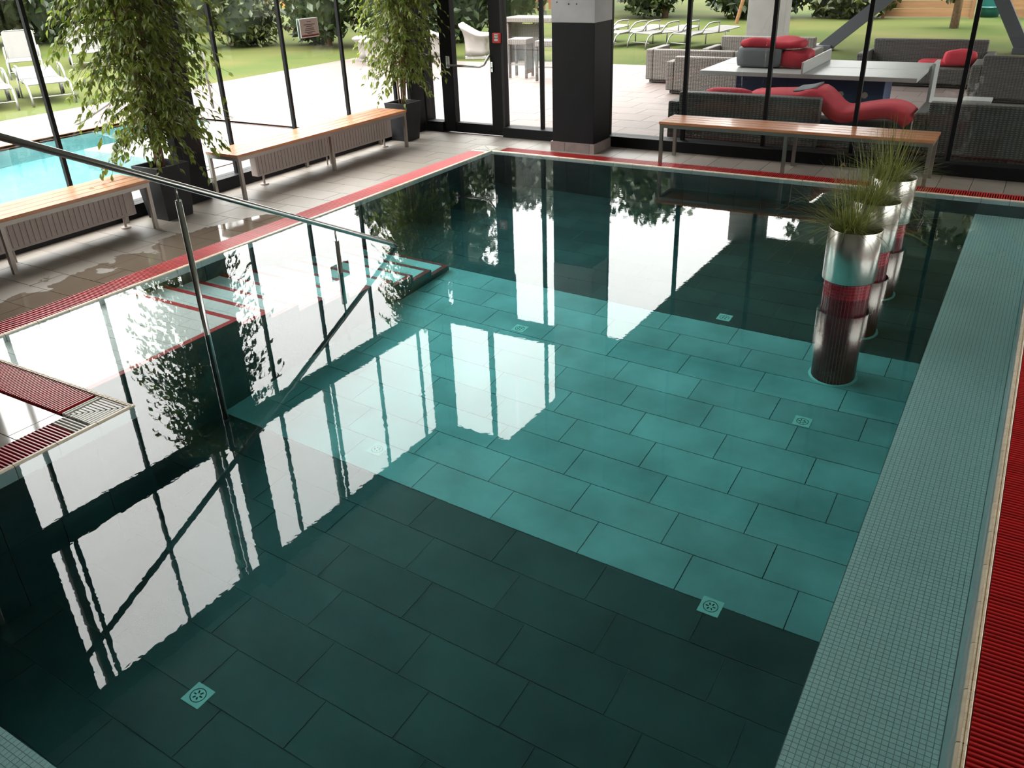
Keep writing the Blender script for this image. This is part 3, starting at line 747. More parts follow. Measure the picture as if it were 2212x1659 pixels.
def ficus(label, loc, pot_h, top_w, bot_w, crown_z0, crown_z1, radius, n_twigs, seed, lean=(0, 0)):
    rnd = random.Random(seed)
    t = thing('potted_fig', label, 'plant', loc)
    b2, t2 = bot_w / 2, top_w / 2
    pot = MB()
    def ring(w2, z): return [(-w2, -w2, z), (w2, -w2, z), (w2, w2, z), (-w2, w2, z)]
    rings = [ring(b2, 0), ring(t2, pot_h), ring(t2 - 0.022, pot_h), ring(t2 - 0.03, pot_h - 0.07)]
    for r in rings: pot.v += r
    pot.f = [(3, 2, 1, 0)] + [(i * 4 + j, i * 4 + (j + 1) % 4, i * 4 + 4 + (j + 1) % 4, i * 4 + 4 + j) for i in range(3) for j in range(4)]
    pot.build('pot', 'pot_grey', t)
    MB().add(ring(t2 - 0.029, pot_h - 0.06), [(0, 1, 2, 3)]).build('soil', 'soil', t)
    stems = []
    trunk = MB()
    for k in range(4):
        a = k * PI / 2 + rnd.uniform(-0.4, 0.4); pts = []
        for i in range(11):
            u = i / 10; z = pot_h - 0.08 + u * (crown_z1 - pot_h) * 0.93
            rr = 0.025 + 0.16 * u * radius + 0.02 * math.sin(6 * u + k)
            pts.append(Vector((rr * math.cos(a + 1.2 * u) + lean[0] * u, rr * math.sin(a + 1.2 * u) + lean[1] * u, z)))
        trunk.tube(pts, 0.017 - 0.002 * k, 7, 0.005); stems.append(pts)
    trunk.build('trunk', 'bark', t, smooth=True)
    tw = MB(); leaves = []
    for k in range(n_twigs):
        pts = stems[rnd.randrange(4)]
        u = rnd.random() ** 0.85
        z = crown_z0 + u * (crown_z1 - crown_z0) + 0.10
        i = min(range(len(pts)), key=lambda q: abs(pts[q].z - z)); base = pts[i].copy(); base.z = min(z, pts[-1].z)
        a = rnd.uniform(0, 2 * PI)
        shape = 0.62 + 0.38 * math.sin(PI * min(1, (0.18 + 0.75 * u)))
        Lr = radius * shape * rnd.uniform(0.45, 1.0)
        dirv = Vector((math.cos(a), math.sin(a), 0)); side = Vector((-dirv.y, dirv.x, 0)) * rnd.uniform(-0.25, 0.25)
        rise = rnd.uniform(0.02, 0.16); drop = rnd.uniform(0.10, 0.42)
        path = []
        for q in range(9):
            s = q / 8
            path.append(base + (dirv + side * s) * (Lr * s) + Vector((0, 0, rise * math.sin(PI * s * 0.9) * 1.4 - drop * s * s)))
        tw.tube(path[::2], 0.0035, 4, 0.0012)
        for q in range(rnd.randint(15, 22)):
            s = rnd.uniform(0.12, 1.0); i0 = min(7, int(s * 8)); pp = path[i0].lerp(path[i0 + 1], s * 8 - i0)
            ang = a + rnd.uniform(-1.5, 1.5); pitch = rnd.uniform(0.25, 1.25)
            leaves.append((pp, ang, pitch, rnd.uniform(-0.8, 0.8), rnd.uniform(0.055, 0.088)))
    tag(tw.build('twigs', 'bark', t), kind='stuff')
    # the leaves towards the room show largest: these are single parts, the others one field
    leaves.sort(key=lambda l: -(l[0].x * 0.6 - l[0].y * 0.4 + 0.25 * math.sin(l[0].z * 9)))
    field = MB()
    for i, (pp, ang, pitch, roll, s) in enumerate(leaves):
        e = Euler((roll, pitch, ang), 'XYZ')
        if i < 290:
            o = put('leaf', leaf_me, None, t, pp, rot=e); o.scale = (s, s, s)
        else:
            Mx = e.to_matrix(); field.add([Mx @ (Vector(v) * s) + pp for v in leafm.v], leafm.f)
    tag(field.build('foliage', 'ficus_leaf', t), kind='stuff')
    return t
ficus('tall leafy fig in a black tapered pot beside the handrail', (-1.435, -3.845, 0), 0.525, 0.385, 0.30, 0.55, 2.8, 0.78, 520, 3)
ficus('leafy fig in a black tapered pot near the glass door', (-1.53, 0.20, 0), 0.50, 0.36, 0.27, 0.66, 2.9, 0.66, 460, 5)

# ================================================================== PLANTERS IN THE POOL
def planter(label, x, y, seed):
    rnd = random.Random(seed)
    t = thing('pool_planter', label, 'planter', (x, y, FLOOR_Z), 0, 'planters standing in a row in the pool')
    zo = -FLOOR_Z
    r = 0.155
    MB().cyl(0, 0, 0.0, zo + 0.16, r, n=48).build('column_core', 'red_grout', t, smooth=False)
    ms = MB(); nc = 42; pz = 0.0239
    row = 0; z = 0.006
    while z < zo + 0.125:
        for k in range(nc):
            a0 = 2 * PI * (k + 0.06) / nc; a1 = 2 * PI * (k + 0.94) / nc; ro = r + 0.0035; z1 = z + pz * 0.88
            vs_ = []
            for rr in (r - 0.001, ro):
                for (a, zz) in ((a0, z), (a1, z), (a1, z1), (a0, z1)): vs_.append((rr * math.cos(a), rr * math.sin(a), zz))
            ms.add(vs_, [(4, 5, 6, 7), (0, 1, 5, 4), (1, 2, 6, 5), (2, 3, 7, 6), (3, 0, 4, 7)])
        z += pz
    tag(ms.build('mosaic_field', 'red_mosaic', t), kind='stuff')
    MB().lathe([(0.150, zo + 0.122), (0.178, zo + 0.122), (0.180, zo + 0.126), (0.180, zo + 0.492), (0.1775, zo + 0.496), (0.175, zo + 0.492), (0.172, zo + 0.43)], 64).build('steel_pot', 'steel_pot', t, smooth=True)
    MB().lathe([(0.174, zo + 0.442), (0.10, zo + 0.45), (0.0005, zo + 0.455)], 32).build('soil', 'soil', t, smooth=True)
    MB().lathe([(0.178, 0.0), (0.176, 0.012), (0.158, 0.016)], 48).build('sealant_ring', 'drain', t, smooth=True)
    gb = MB()
    for i in range(620):
        a = rnd.uniform(0, 2 * PI); rr = rnd.uniform(0, 0.12)
        base = Vector((rr * math.cos(a) - 0.03, rr * math.sin(a), zo + 0.45))
        a2 = a + rnd.uniform(-0.8, 0.8)
        kind = rnd.random()
        if kind < 0.13: L, out, up = rnd.uniform(0.35, 0.60), rnd.uniform(0.10, 0.45), 1.0
        elif kind < 0.42: L, out, up = rnd.uniform(0.38, 0.66), rnd.uniform(0.6, 1.05), 0.55
        else: L, out, up = rnd.uniform(0.15, 0.36), rnd.uniform(0.4, 1.0), 0.8
        d = Vector((math.cos(a2), math.sin(a2), 0)); sd = Vector((-d.y, d.x, 0)); wdt = rnd.uniform(0.0018, 0.0036)
        prev = None; sag = rnd.uniform(0.15, 0.55) * (1 if kind > 0.18 else 0.25)
        b = len(gb.v)
        for q in range(7):
            s = q / 6
            p = base + d * (L * out * s) + Vector((0, 0, L * (up * s - sag * s * s * (1.3 if kind > 0.18 else 0.5))))
            ww = wdt * (1 - 0.85 * s)
            gb.v += [tuple(p - sd * ww), tuple(p + sd * ww)]
        for q in range(6): gb.f.append((b + 2 * q, b + 2 * q + 1, b + 2 * q + 3, b + 2 * q + 2))
    tag(gb.build('grass_tuft', 'grass_blade', t), kind='stuff')
    return t
planter('steel grass planter on a red mosaic column, furthest of the row from the glazing', 4.985, -3.105, 1)
planter('steel grass planter on a red mosaic column, middle of the row', 4.985, -2.315, 2)
planter('steel grass planter on a red mosaic column, closest of the row to the glazing', 4.985, -1.525, 4)

# ================================================================== OUTDOORS
GZ = -0.03
HOLES = [(-1.95, 12.2, -14.4, 1.15), (-6.95, -2.9, -9.0, 0.35)]
lw_ = MB()
for a, b, c, d in cut_rects([-90, -9.2, -6.95, -2.9, -1.95, 12.2, 60], [-60, -14.4, -12.0, -9.0, 0.35, 1.15, 8.3, 110],
                            HOLES + [(-9.2, -1.95, -12.0, 1.15), (-9.2, 12.2, 1.15, 8.3)]):
    lw_.add([(a, c, GZ), (b, c, GZ), (b, d, GZ), (a, d, GZ)], [(0, 1, 2, 3)])
tag(lw_.build('lawn', 'lawn'), 'wide green lawn around the terrace', 'lawn', kind='structure')
terrace = thing('terrace', 'pale stone terrace outside the glazing', 'terrace', kind='structure')
tb = MB()
for a, b, c, d in cut_rects([-9.2, -6.95, -2.9, -1.95, 12.2], [-12.0, -9.0, 0.35, 1.15, 8.3], HOLES): tb.box(a, b, c, d, -0.3, GZ)
tb.build('terrace_bed', 'paver_base', terrace)
npv = 0
yy = 1.2; r = 0
while yy < 8.25:
    xx = -5.4 + (0.3 if r % 2 else 0)
    while xx < 6.6:
        if npv < 298:
            put('paver', box_mesh('paver', 0.594, 0.494, 0.02, 'paver_out'), None, terrace, (xx + 0.3, yy + 0.25, GZ + 0.005 + random.uniform(-0.001, 0.001))); npv += 1
        xx += 0.6
    yy += 0.5; r += 1

# garden pool
gp = thing('garden_pool', 'pale blue garden pool with a narrow red rim outside the left glazing', 'pool', (-4.9, -4.3, 0))
MB().box(-2.05, 2.0, -4.7, 4.65, -1.5, -1.4).box(-2.15, -2.05, -4.7, 4.65, -1.5, -0.05).box(2.0, 2.1, -4.7, 4.65, -1.5, -0.05).box(-2.15, 2.1, 4.65, 4.75, -1.5, -0.05).box(-2.15, 2.1, -4.8, -4.7, -1.5, -0.05).build('basin', 'pool_blue', gp)
MB().box(-2.13, -2.05, -4.7, 4.75, -0.05, -0.02).build('rim', 'coping', gp)
MB().box(-0.75, 2.0, 2.35, 4.65, -1.4, -0.07).build('shallow_step', 'pool_step', gp)
MB().box(-2.05, 2.1, 4.65, 4.75, -0.05, -0.03).build('rim', 'paver_base', gp)
MB().box(2.0, 2.1, -4.7, 4.65, -0.05, -0.02).build('rim', 'paver_base', gp)
gw = MB().box(-6.96, -2.9, -9.01, 0.36, -1.39, -0.045).build('garden_pool_water', 'water_out'); tag(gw, 'pale turquoise water in the garden pool', 'water', kind='stuff')
orl = thing('garden_pool_rail', 'white tubular handrail at the corner of the garden pool', 'handrail', (-6.6, 0.75, GZ))
MB().tube([(-0.9, -1.4, 0.05), (-0.35, -0.2, 0.70), (0.0, 0.35, 0.95), (0.05, 0.45, 0.92), (0.05, 0.47, 0.0)], 0.02, 8).build('rail', 'alu', orl, smooth=True)
MB().tube([(-1.5, -2.6, -0.4), (-0.9, -1.4, 0.05)], 0.02, 8).build('rail_end', 'alu', orl, smooth=True)

# canopy above the terrace with pillar and struts
cn_ = thing('canopy', 'concrete roof slab above the terrace', 'canopy', (5.5, 8.3, 5.7), kind='structure')
MB().box(-6.65, 8.5, -7.1, 7.4, 0, 0.35).build('slab', 'slab', cn_)
cp_ = thing('concrete_pillar', 'broad concrete pillar at the edge of the lawn', 'pillar', (-0.80, 15.2, GZ))
MB().box(-0.48, 0.33, -0.3, 0.3, 0, 5.73).build('shaft', 'concrete', cp_, bevel=0.02)
MB().box(0.35, 0.52, -0.28, 0.28, 0, 5.73).build('edge_strip', 'concrete', cp_, bevel=0.01)
def strut(label, foot, top):
    t = thing('steel_strut', label, 'strut', (foot[0], foot[1], GZ))
    a = Vector((0, 0, 0)); b = Vector((top[0] - foot[0], top[1] - foot[1], top[2] - GZ))
    d = b - a; ang = math.atan2(d.x, d.z)
    MB().obox((a + b) / 2, (0.26, 0.26, d.length), Matrix.Rotation(ang, 3, 'Y')).build('beam', 'strut', t)
    MB().box(-0.24, 0.24, -0.24, 0.24, 0, 0.12).build('foot', 'strut', t, bevel=0.01)
strut('dark steel strut leaning away from the concrete pillar', (1.28, 12.4), (7.9, 12.4, 5.7))
strut('dark steel strut leaning towards the concrete pillar', (5.40, 12.7), (1.9, 12.7, 5.7))

# ---- wicker sofas
def sofa(label, loc, rz, w_=1.9, d_=0.85, back=0.66, arm=0.52, mat='wicker', back_w=None, back_x=0.0, arms=(1, 1), cushion=False, back_mat=None):
    """back along -y, seat opens to +y"""
    t = thing('wicker_sofa', label, 'sofa', loc, rz, 'wicker lounge furniture on the terrace')
    MB().box(-w_ / 2 + 0.06, w_ / 2 - 0.06, -d_ / 2 + 0.06, d_ / 2 - 0.06, 0, 0.05).build('plinth', 'wicker', t)
    MB().box(-w_ / 2 + 0.14, w_ / 2 - 0.14, -d_ / 2 + 0.10, d_ / 2, 0.05, 0.30).build('seat', mat, t, bevel=0.015)
    bw = back_w or w_ - 0.28
    MB().box(back_x - bw / 2, back_x + bw / 2, -d_ / 2, -d_ / 2 + 0.14, 0.05, back).build('backrest', mat, t, bevel=0.02)
    for s, on in zip((-1, 1), arms):
        if on: MB().box(s * (w_ / 2 - 0.07) - 0.07, s * (w_ / 2 - 0.07) + 0.07, -d_ / 2, d_ / 2, 0.05, arm).build('armrest', mat, t, bevel=0.02)
    if cushion: MB().box(-w_ / 2 + 0.16, w_ / 2 - 0.16, -d_ / 2 + 0.16, d_ / 2 - 0.02, 0.302, 0.40).build('seat_cushion', 'red_fabric', t, bevel=0.035)
    return t
sofa('dark wicker chaise sofa with its back to the glazing and a red mat on it', (3.28, 1.86, -0.01), 0, 2.95, 0.86, 0.63, 0.51, back_w=1.75, back_x=-0.46, arms=(1, 0))
sofa('dark wicker sofa with its back to the glazing nearest the wall side', (6.05, 2.02, -0.01), 0, 2.70, 0.80, 0.62, 0.50)
sofa('pale wicker sofa behind the table tennis table, at its end of the row', (1.40, 5.60, -0.01), 0, 2.20, 0.88, 0.60, 0.52, 'wicker_pale')
sofa('pale wicker sofa sticking out furthest towards the lawn', (0.36, 6.70, -0.01), 0, 1.80, 0.85, 0.58, 0.58, 'wicker_pale')
sofa('pale wicker two-seater facing the glazing in front of the concrete pillar', (1.25, 7.55, -0.01), PI, 2.05, 0.80, 0.68, 0.52, 'wicker_pale')
sofa('dark wicker sofa facing the glazing with a red pillow on it', (4.05, 7.60, -0.01), PI, 2.10, 0.85, 0.68, 0.50, cushion=False)
sofa('dark wicker sofa turned away beside the table tennis table', (5.95, 6.30, -0.01), 0, 2.10, 0.85, 0.66, 0.52)

def soft_box(name, size, mat, parent=None, loc=(0, 0, 0), rz=0, puff=0.5, lump=0.0, seed=0):
    rnd = random.Random(seed)
    bm = bmesh.new(); bmesh.ops.create_cube(bm, size=1.0); bmesh.ops.subdivide_edges(bm, edges=bm.edges[:], cuts=5, use_grid_fill=True)
    for v in bm.verts:
        x, y, z = v.co * 2
        ex = 1 - puff * 0.28 * (y * y + z * z) / 2; ey = 1 - puff * 0.28 * (x * x + z * z) / 2; ez = 1 - puff * 0.55 * (x ** 4 + y ** 4) / 2
        v.co = Vector((x * ex * size[0] / 2, y * ey * size[1] / 2, z * ez * size[2] / 2 + size[2] / 2))
        if lump: v.co.z += lump * math.sin(3.1 * x + 1.3 + seed) * math.cos(2.3 * y + seed) * (0.5 + z / 2); v.co.x += lump * 0.5 * math.sin(4 * y + seed)
    me = bpy.data.meshes.new(name); bm.to_mesh(me); bm.free()
    for p in me.polygons: p.use_smooth = True
    return put(name, me, mat, parent, loc, rz)

def mat_ribbon(path, width, th, nseg=40):
    """a soft padded mat following a path in the x-z plane, width along y"""
    pts = [Vector((p[0], 0, p[1])) for p in path]
    sm = []
    for i in range(nseg + 1):
        u = i / nseg * (len(pts) - 1); k = min(int(u), len(pts) - 2); f_ = u - k
        p0, p1, p2, p3 = pts[max(k - 1, 0)], pts[k], pts[k + 1], pts[min(k + 2, len(pts) - 1)]
        sm.append(0.5 * ((2 * p1) + (p2 - p0) * f_ + (2 * p0 - 5 * p1 + 4 * p2 - p3) * f_ ** 2 + (3 * p1 - p0 - 3 * p2 + p3) * f_ ** 3))
    mb = MB(); prof = [(-1, 0), (-0.985, 0.75), (-0.9, 1), (0.9, 1), (0.985, 0.75), (1, 0), (0.97, -0.1), (-0.97, -0.1)]; m = len(prof)
    for i, p in enumerate(sm):
        d = (sm[min(i + 1, nseg)] - sm[max(i - 1, 0)]).normalized(); nrm = Vector((-d.z, 0, d.x))
        for a, b in prof: mb.v.append(tuple(p + nrm * (th * b) + Vector((0, a * width / 2, 0))))
    for i in range(nseg):
        for j in range(m): mb.f.append((i * m + j, i * m + (j + 1) % m, (i + 1) * m + (j + 1) % m, (i + 1) * m + j))
    mb.f += [tuple(reversed(range(m))), tuple(range(nseg * m, nseg * m + m))]
    return mb
c_ = soft_box('red_cushion', (0.62, 0.16, 0.36), 'red_fabric', None, (2.52, 1.66, 0.30), 0, 0.6); tag(c_, 'red cushion with a dark underside leaning on the chaise sofa back', 'cushion')
mt_ = mat_ribbon([(2.75, 0.47), (3.0, 0.50), (3.2, 0.51), (3.40, 0.53), (3.56, 0.57), (3.68, 0.49), (3.78, 0.40), (3.93, 0.35), (4.18, 0.40), (4.40, 0.43), (4.54, 0.40), (4.62, 0.33)], 0.66, 0.12).build('red_mat', 'red_fabric', None, (0, 1.86, 0), smooth=True)
tag(mt_, 'long red padded mat sprawling over the dark chaise sofa', 'mat')
mg = mat_ribbon([(3.30, 0.645), (3.42, 0.66), (3.55, 0.695)], 0.50, 0.015, 10).build('grey_flap', 'grey_fabric', mt_, (0, 0.08, 0.0), smooth=True)
c_ = soft_box('red_pillow', (0.50, 0.22, 0.26), 'red_fabric', None, (4.60, 7.45, 0.30), 0.2, 0.7, 0.02, 3); tag(c_, 'crumpled red pillow on the dark sofa facing the glazing', 'pillow')
c_ = soft_box('red_seat_pad', (0.80, 0.5, 0.08), 'red_fabric', None, (4.35, 7.62, 0.295), 0.0, 0.5); tag(c_, 'flat red seat pad under the crumpled pillow', 'cushion')
c_ = soft_box('red_seat_pad', (0.95, 0.5, 0.10), 'red_fabric', None, (5.55, 2.10, 0.295), 0.0, 0.5); tag(c_, 'flat red seat pad on the sofa nearest the wall side', 'cushion')

# ---- table tennis table
tt = thing('table_tennis_table', 'white outdoor table tennis table with a blue base', 'table', (3.20, 3.25, GZ + 0.02))
MB().box(-1.37, 1.37, -0.78, 0.78, 0.70, 0.755).build('table_top', 'table_white', tt, bevel=0.006)
MB().box(-0.012, 0.012, -0.80, 0.80, 0.757, 0.90).build('net_board', 'table_white', tt, bevel=0.005)
MB().box(-1.37, 1.37, -0.004, 0.004, 0.755, 0.757).build('centre_line', 'alarm_white', tt)
bp = MB().box(-1.0, 0.95, -0.30, 0.30, 0.25, 0.70).build('base_panel', 'table_blue', tt, bevel=0.01)
for i, bx in enumerate((-0.62, -0.36, -0.08, 0.42, 0.72)):
    MB().cyl(0, 0, -0.004, 0.004, 0.055 if i == 2 else 0.04, n=20 if i != 3 else 6).build('badge', 'badge', bp, (bx, -0.303, 0.46)).rotation_euler = (PI / 2, 0, 0)
for bx in (-0.7, 0.42): MB().box(bx - 0.16, bx + 0.16, -0.36, 0.36, 0, 0.25).build('foot_block', 'table_white', tt, bevel=0.01)
MB().box(1.40, 1.44, 0.30, 0.78, 0.0, 0.80).build('end_board', 'table_white', tt, bevel=0.005)
ps = thing('folded_mat_stack', 'folded grey and red mats piled on the table tennis table', 'mats', (2.62, 3.10, GZ + 0.776))
soft_box('grey_mat', (0.62, 0.40, 0.27), 'grey_fabric', ps, (-0.12, -0.05, 0), 0.03, 0.4)
soft_box('red_mat_top', (0.86, 0.50, 0.12), 'red_fabric', ps, (0.02, 0.02, 0.24), 0.05, 0.6, 0.03, 2)
soft_box('red_mat_side', (0.40, 0.46, 0.22), 'red_fabric', ps, (0.34, 0.02, 0), 0.0, 0.5, 0.02, 5)
for i, (x_, y_) in enumerate(((4.75, 4.3), (5.15, 4.5))):
    ot = thing('low_table', 'low pale side table among the sofas' + (', with the dark sofa behind it' if i else ', beside the end board of the table tennis table'), 'table', (x_, y_, GZ + 0.02))
    MB().box(-0.18, 0.18, -0.18, 0.18, 0.22, 0.25).build('table_top', 'table_white', ot)
    for a in (-0.14, 0.14):
        for b in (-0.14, 0.14): MB().box(a - 0.015, a + 0.015, b - 0.015, b + 0.015, 0, 0.22).build('leg', 'alu', ot)

# ---- sun loungers
def lounger(label, loc, rz, back_deg, group, arms=True, wheels=True):
    """foot end at -y; head at +y"""
    t = thing('sun_lounger', label, 'lounger', loc, rz, group)
    MB().box(-0.30, 0.30, -0.78, 0.22, 0.325, 0.337).build('seat_sling', 'sling', t)
    a = math.radians(back_deg); ca, sa = math.cos(a), math.sin(a)
    bkm = MB(); hw = 0.30
    bkm.obox((0, 0.23 + 0.36 * ca, 0.335 + 0.36 * sa), (0.60, 0.72, 0.012), Matrix.Rotation(a, 3, 'X')); bkm.build('back_sling', 'sling', t)
    MB().tube([(-0.31, 0.23, 0.335), (-0.31, 0.23 + 0.70 * ca, 0.335 + 0.70 * sa), (-0.26, 0.23 + 0.74 * ca, 0.335 + 0.74 * sa), (0.26, 0.23 + 0.74 * ca, 0.335 + 0.74 * sa), (0.31, 0.23 + 0.70 * ca, 0.335 + 0.70 * sa), (0.31, 0.23, 0.335)], 0.014, 6).build('back_frame', 'alu', t, smooth=True)
    for s in (-1, 1):
        MB().tube([(s * 0.32, -0.80, 0.33), (s * 0.32, 0.55, 0.33)], 0.016, 6).build('side_rail', 'alu', t, smooth=True)
        MB().tube([(s * 0.33, -0.95, 0.0), (s * 0.33, -0.93, 0.14), (s * 0.33, -0.86, 0.27), (s * 0.33, -0.74, 0.34), (s * 0.33, -0.45, 0.36)], 0.019, 7).build('front_leg', 'alu', t, smooth=True)
        if arms:
            MB().tube([(s * 0.34, -0.45, 0.34), (s * 0.34, -0.35, 0.46), (s * 0.34, -0.22, 0.55), (s * 0.34, -0.05, 0.575), (s * 0.34, 0.16, 0.57)], 0.019, 7).build('armrest', 'alu', t, smooth=True)
            MB().tube([(s * 0.34, 0.15, 0.57), (s * 0.34, 0.15, 0.33)], 0.014, 6).build('arm_post', 'alu', t, smooth=True)
        MB().tube([(s * 0.33, 0.42, 0.0), (s * 0.33, 0.42, 0.33)], 0.016, 6).build('rear_leg', 'alu', t, smooth=True)
        if wheels: wh = MB().cyl(0, 0, -0.02, 0.02, 0.09, n=16).build('wheel', 'rubber', t, (s * 0.37, 0.55, 0.09)); wh.rotation_euler = (0, PI / 2, 0)
    MB().tube([(-0.32, -0.82, 0.13), (0.32, -0.82, 0.13)], 0.011, 6).build('foot_bar', 'alu', t)
    return t
g1 = 'sun loungers on the lawn beyond the sofas'
for x_, lab in ((-4.62, 'flat grey sun lounger on the lawn cut off by the black pillar'), (-3.55, 'flat grey sun lounger on the lawn, second from the black pillar'), (-2.67, 'flat grey sun lounger on the lawn, third from the black pillar'), (-1.62, 'flat grey sun lounger on the lawn, closest to the concrete pillar')):
    lounger(lab, (x_, 12.55, GZ), -0.42, 5, g1, wheels=False)
gl2 = 'sun loungers by the garden pool'
for lab, pos, rz_, deg, sc_ in (('grey sun lounger with a raised back under the trees by the garden pool', (-15.3, 3.2), 1.03, 46, 1.08),
                                ('grey sun lounger with a raised back half behind the tall fig', (-15.4, 4.9), 1.0, 44, 1.08),
                                ('pale flat sun lounger on the lawn edge between the tree trunk and the fig', (-10.88, 0.84), 1.15, 10, 1.1),
                                ('pale flat sun lounger on the lawn edge beside the tree trunk', (-11.1, -0.16), 1.15, 10, 1.1)):
    lounger(lab, (pos[0], pos[1], GZ), rz_, deg, gl2).scale = (sc_, sc_, sc_)

# ---- white plastic armchairs
def tub_chair(label, loc, rz):
    t = thing('plastic_armchair', label, 'armchair', loc, rz, 'white plastic armchairs on the terrace')
    n = 40; mb = MB()
    def topz(th):   # back of the chair is at +y
        s = min(1.0, max(0.0, (math.sin(th) + 0.45) / 1.25)); return 0.54 + 0.25 * s * s
    def sup(th, a, b, e=7.0):
        c, s = math.cos(th), math.sin(th); k = (abs(c / a) ** e + abs(s / b) ** e) ** (-1 / e); return c * k, s * k
    levels = [(0.0, 0.30, 0.28), (0.25, 0.28, 0.265), (0.55, 0.285, 0.275), (0.78, 0.32, 0.32), (0.92, 0.375, 0.385), (0.97, 0.385, 0.395), (1.0, 0.375, 0.385)]
    inner = [(1.0, 0.34, 0.35), (0.94, 0.29, 0.29)]
    for u, a, b in levels:
        for j in range(n):
            th = 2 * PI * j / n; x_, y_ = sup(th, a, b); mb.v.append((x_, y_, 0.07 + u * (topz(th) - 0.07)))
    for u, a, b in inner:
        for j in range(n):
            th = 2 * PI * j / n; x_, y_ = sup(th, a, b); mb.v.append((x_, y_, 0.07 + u * (topz(th) - 0.07)))
    for j in range(n):
        th = 2 * PI * j / n; x_, y_ = sup(th, 0.25, 0.24); mb.v.append((x_, y_, 0.40))
    L_ = len(levels) + len(inner) + 1
    for i in range(L_ - 1):
        for j in range(n):
            j2 = (j + 1) % n; mb.f.append((i * n + j, i * n + j2, (i + 1) * n + j2, (i + 1) * n + j))
    mb.f.append(tuple((L_ - 1) * n + j for j in range(n))); mb.f.append(tuple(reversed(range(n))))
    mb.build('shell', 'white_plastic', t, smooth=True)
    for s in (-1, 1): MB().box(s * 0.235 - 0.06, s * 0.235 + 0.06, -0.26, 0.26, 0, 0.075).build('foot', 'white_plastic', t, bevel=0.01)
    return t
tub_chair('white moulded plastic armchair seen through the glass door', (-6.02, 8.95, GZ), 2.0)
tub_chair('white moulded plastic armchair half hidden behind the door post', (-6.95, 8.55, GZ), 2.2)
tub_chair('white moulded plastic armchair at the end of the row by the hedge', (-8.42, 7.85, GZ), -1.0)
tub_chair('white moulded plastic armchair behind the fig, second from the hedge', (-7.75, 7.30, GZ), -1.0)

# ---- wicker bar set
bt = thing('bar_table', 'tall pale wicker bar table seen beside the pillar', 'table', (-4.1, 8.6, GZ))
MB().box(-0.75, 0.75, -0.35, 0.35, 0.86, 0.96).build('table_top', 'wicker_pale', bt, bevel=0.015)
for s in (-1, 1): MB().box(s * 0.68 - 0.06, s * 0.68 + 0.06, -0.32, 0.32, 0, 0.86).build('side_panel', 'wicker_pale', bt, bevel=0.01)
MB().box(-0.62, 0.10, -0.02, 0.02, 0.05, 0.80).build('modesty_panel', 'wicker', bt)
def stool(label, loc, rz):
    t = thing('bar_stool', label, 'stool', loc, rz, 'wicker bar stools')
    MB().box(-0.20, 0.20, -0.20, 0.20, 0.62, 0.73).build('seat', 'wicker_pale', t, bevel=0.015)
    for a in (-0.175, 0.175):
        for b in (-0.175, 0.175): MB().box(a - 0.022, a + 0.022, b - 0.022, b + 0.022, 0, 0.62).build('leg', 'wicker', t)
    MB().box(-0.16, 0.16, -0.186, -0.166, 0.24, 0.27).build('foot_rest', 'alu', t)
    MB().box(0.165, 0.185, -0.155, 0.155, 0.08, 0.62).build('side_panel', 'wicker_pale', t)
    return t
stool('pale wicker bar stool right beside the door post', (-3.18, 6.2, GZ + 0.02), 0.15)
stool('pale wicker bar stool partly hidden by the black pillar', (-2.45, 6.0, GZ + 0.02), 0.15)
stool('pale wicker bar stool standing behind the other two', (-2.75, 7.3, GZ + 0.02), 0.1)

# ---- fences and garden bits
bf = thing('board_fence', 'orange brown fence of wide horizontal boards beyond the lawn', 'fence', (0, 21.4, GZ))
def fence_panel(x0, x1):
    for i in range(9): MB().box(x0, x1, -0.015 + 0.004 * (i % 2), 0.015 + 0.004 * (i % 2), 0.05 + i * 0.235, 0.05 + i * 0.235 + 0.225).build('board', 'fence_wood', bf)
    for xx in (x0, x1): MB().box(xx - 0.05, xx + 0.05, -0.06, 0.0, 0, 2.2).build('post', 'fence_wood', bf)
fence_panel(1.1, 3.6); fence_panel(4.45, 7.5); fence_panel(7.65, 11)
pf = thing('picket_fence', 'brown picket fence behind the hedge', 'fence', (-14.0, 24.0, GZ))
pm = MB().box(-0.09, 0.09, -0.015, 0.015, 0, 1.15).mesh('picket'); pm.materials.append(MAT['picket'])
for i in range(14): put('picket', pm, None, pf, (-1.6 + i * 0.34, 0, 0.05), 0)
for z in (0.35, 0.95): MB().box(-1.8, 3.1, 0.015, 0.05, z - 0.06, z + 0.06).build('rail', 'picket', pf)
of = thing('orange_fence', 'orange painted garden fence glimpsed beyond the shrubs', 'fence', (-30.5, 23.5, GZ))
Rz = Matrix.Rotation(0.93, 3, 'Z')
for i in range(12): MB().obox(Rz @ Vector((-2.6 + i * 0.75, 0, 0.75)), (0.22, 0.06, 1.5), Rz).build('post', 'orange_paint', of)
for z in (0.45, 1.15): MB().obox(Rz @ Vector((1.5, 0, z)), (9.0, 0.08, 0.14), Rz).build('rail', 'orange_paint', of)
so = thing('support_stake', 'pale leaning stake in front of the hedge', 'stake', (-2.8, 18.9, GZ))
MB().tube([(0, 0, 0), (0.55, 0, 2.4)], 0.06, 8).build('pole', 'fence_wood', so)
tbn = thing('water_barrel', 'teal plastic barrel beside the board fence', 'barrel', (4.0, 22.2, GZ))
MB().lathe([(0.0, 0), (0.26, 0), (0.32, 0.3), (0.33, 0.7), (0.30, 1.05), (0.24, 1.1), (0.0, 1.1)], 20).build('body', 'teal_plastic', tbn, smooth=True)
for i in range(3): MB().lathe([(0.33, 0.25 + 0.3 * i), (0.345, 0.28 + 0.3 * i), (0.33, 0.31 + 0.3 * i)], 20).build('hoop', 'teal_plastic', tbn)
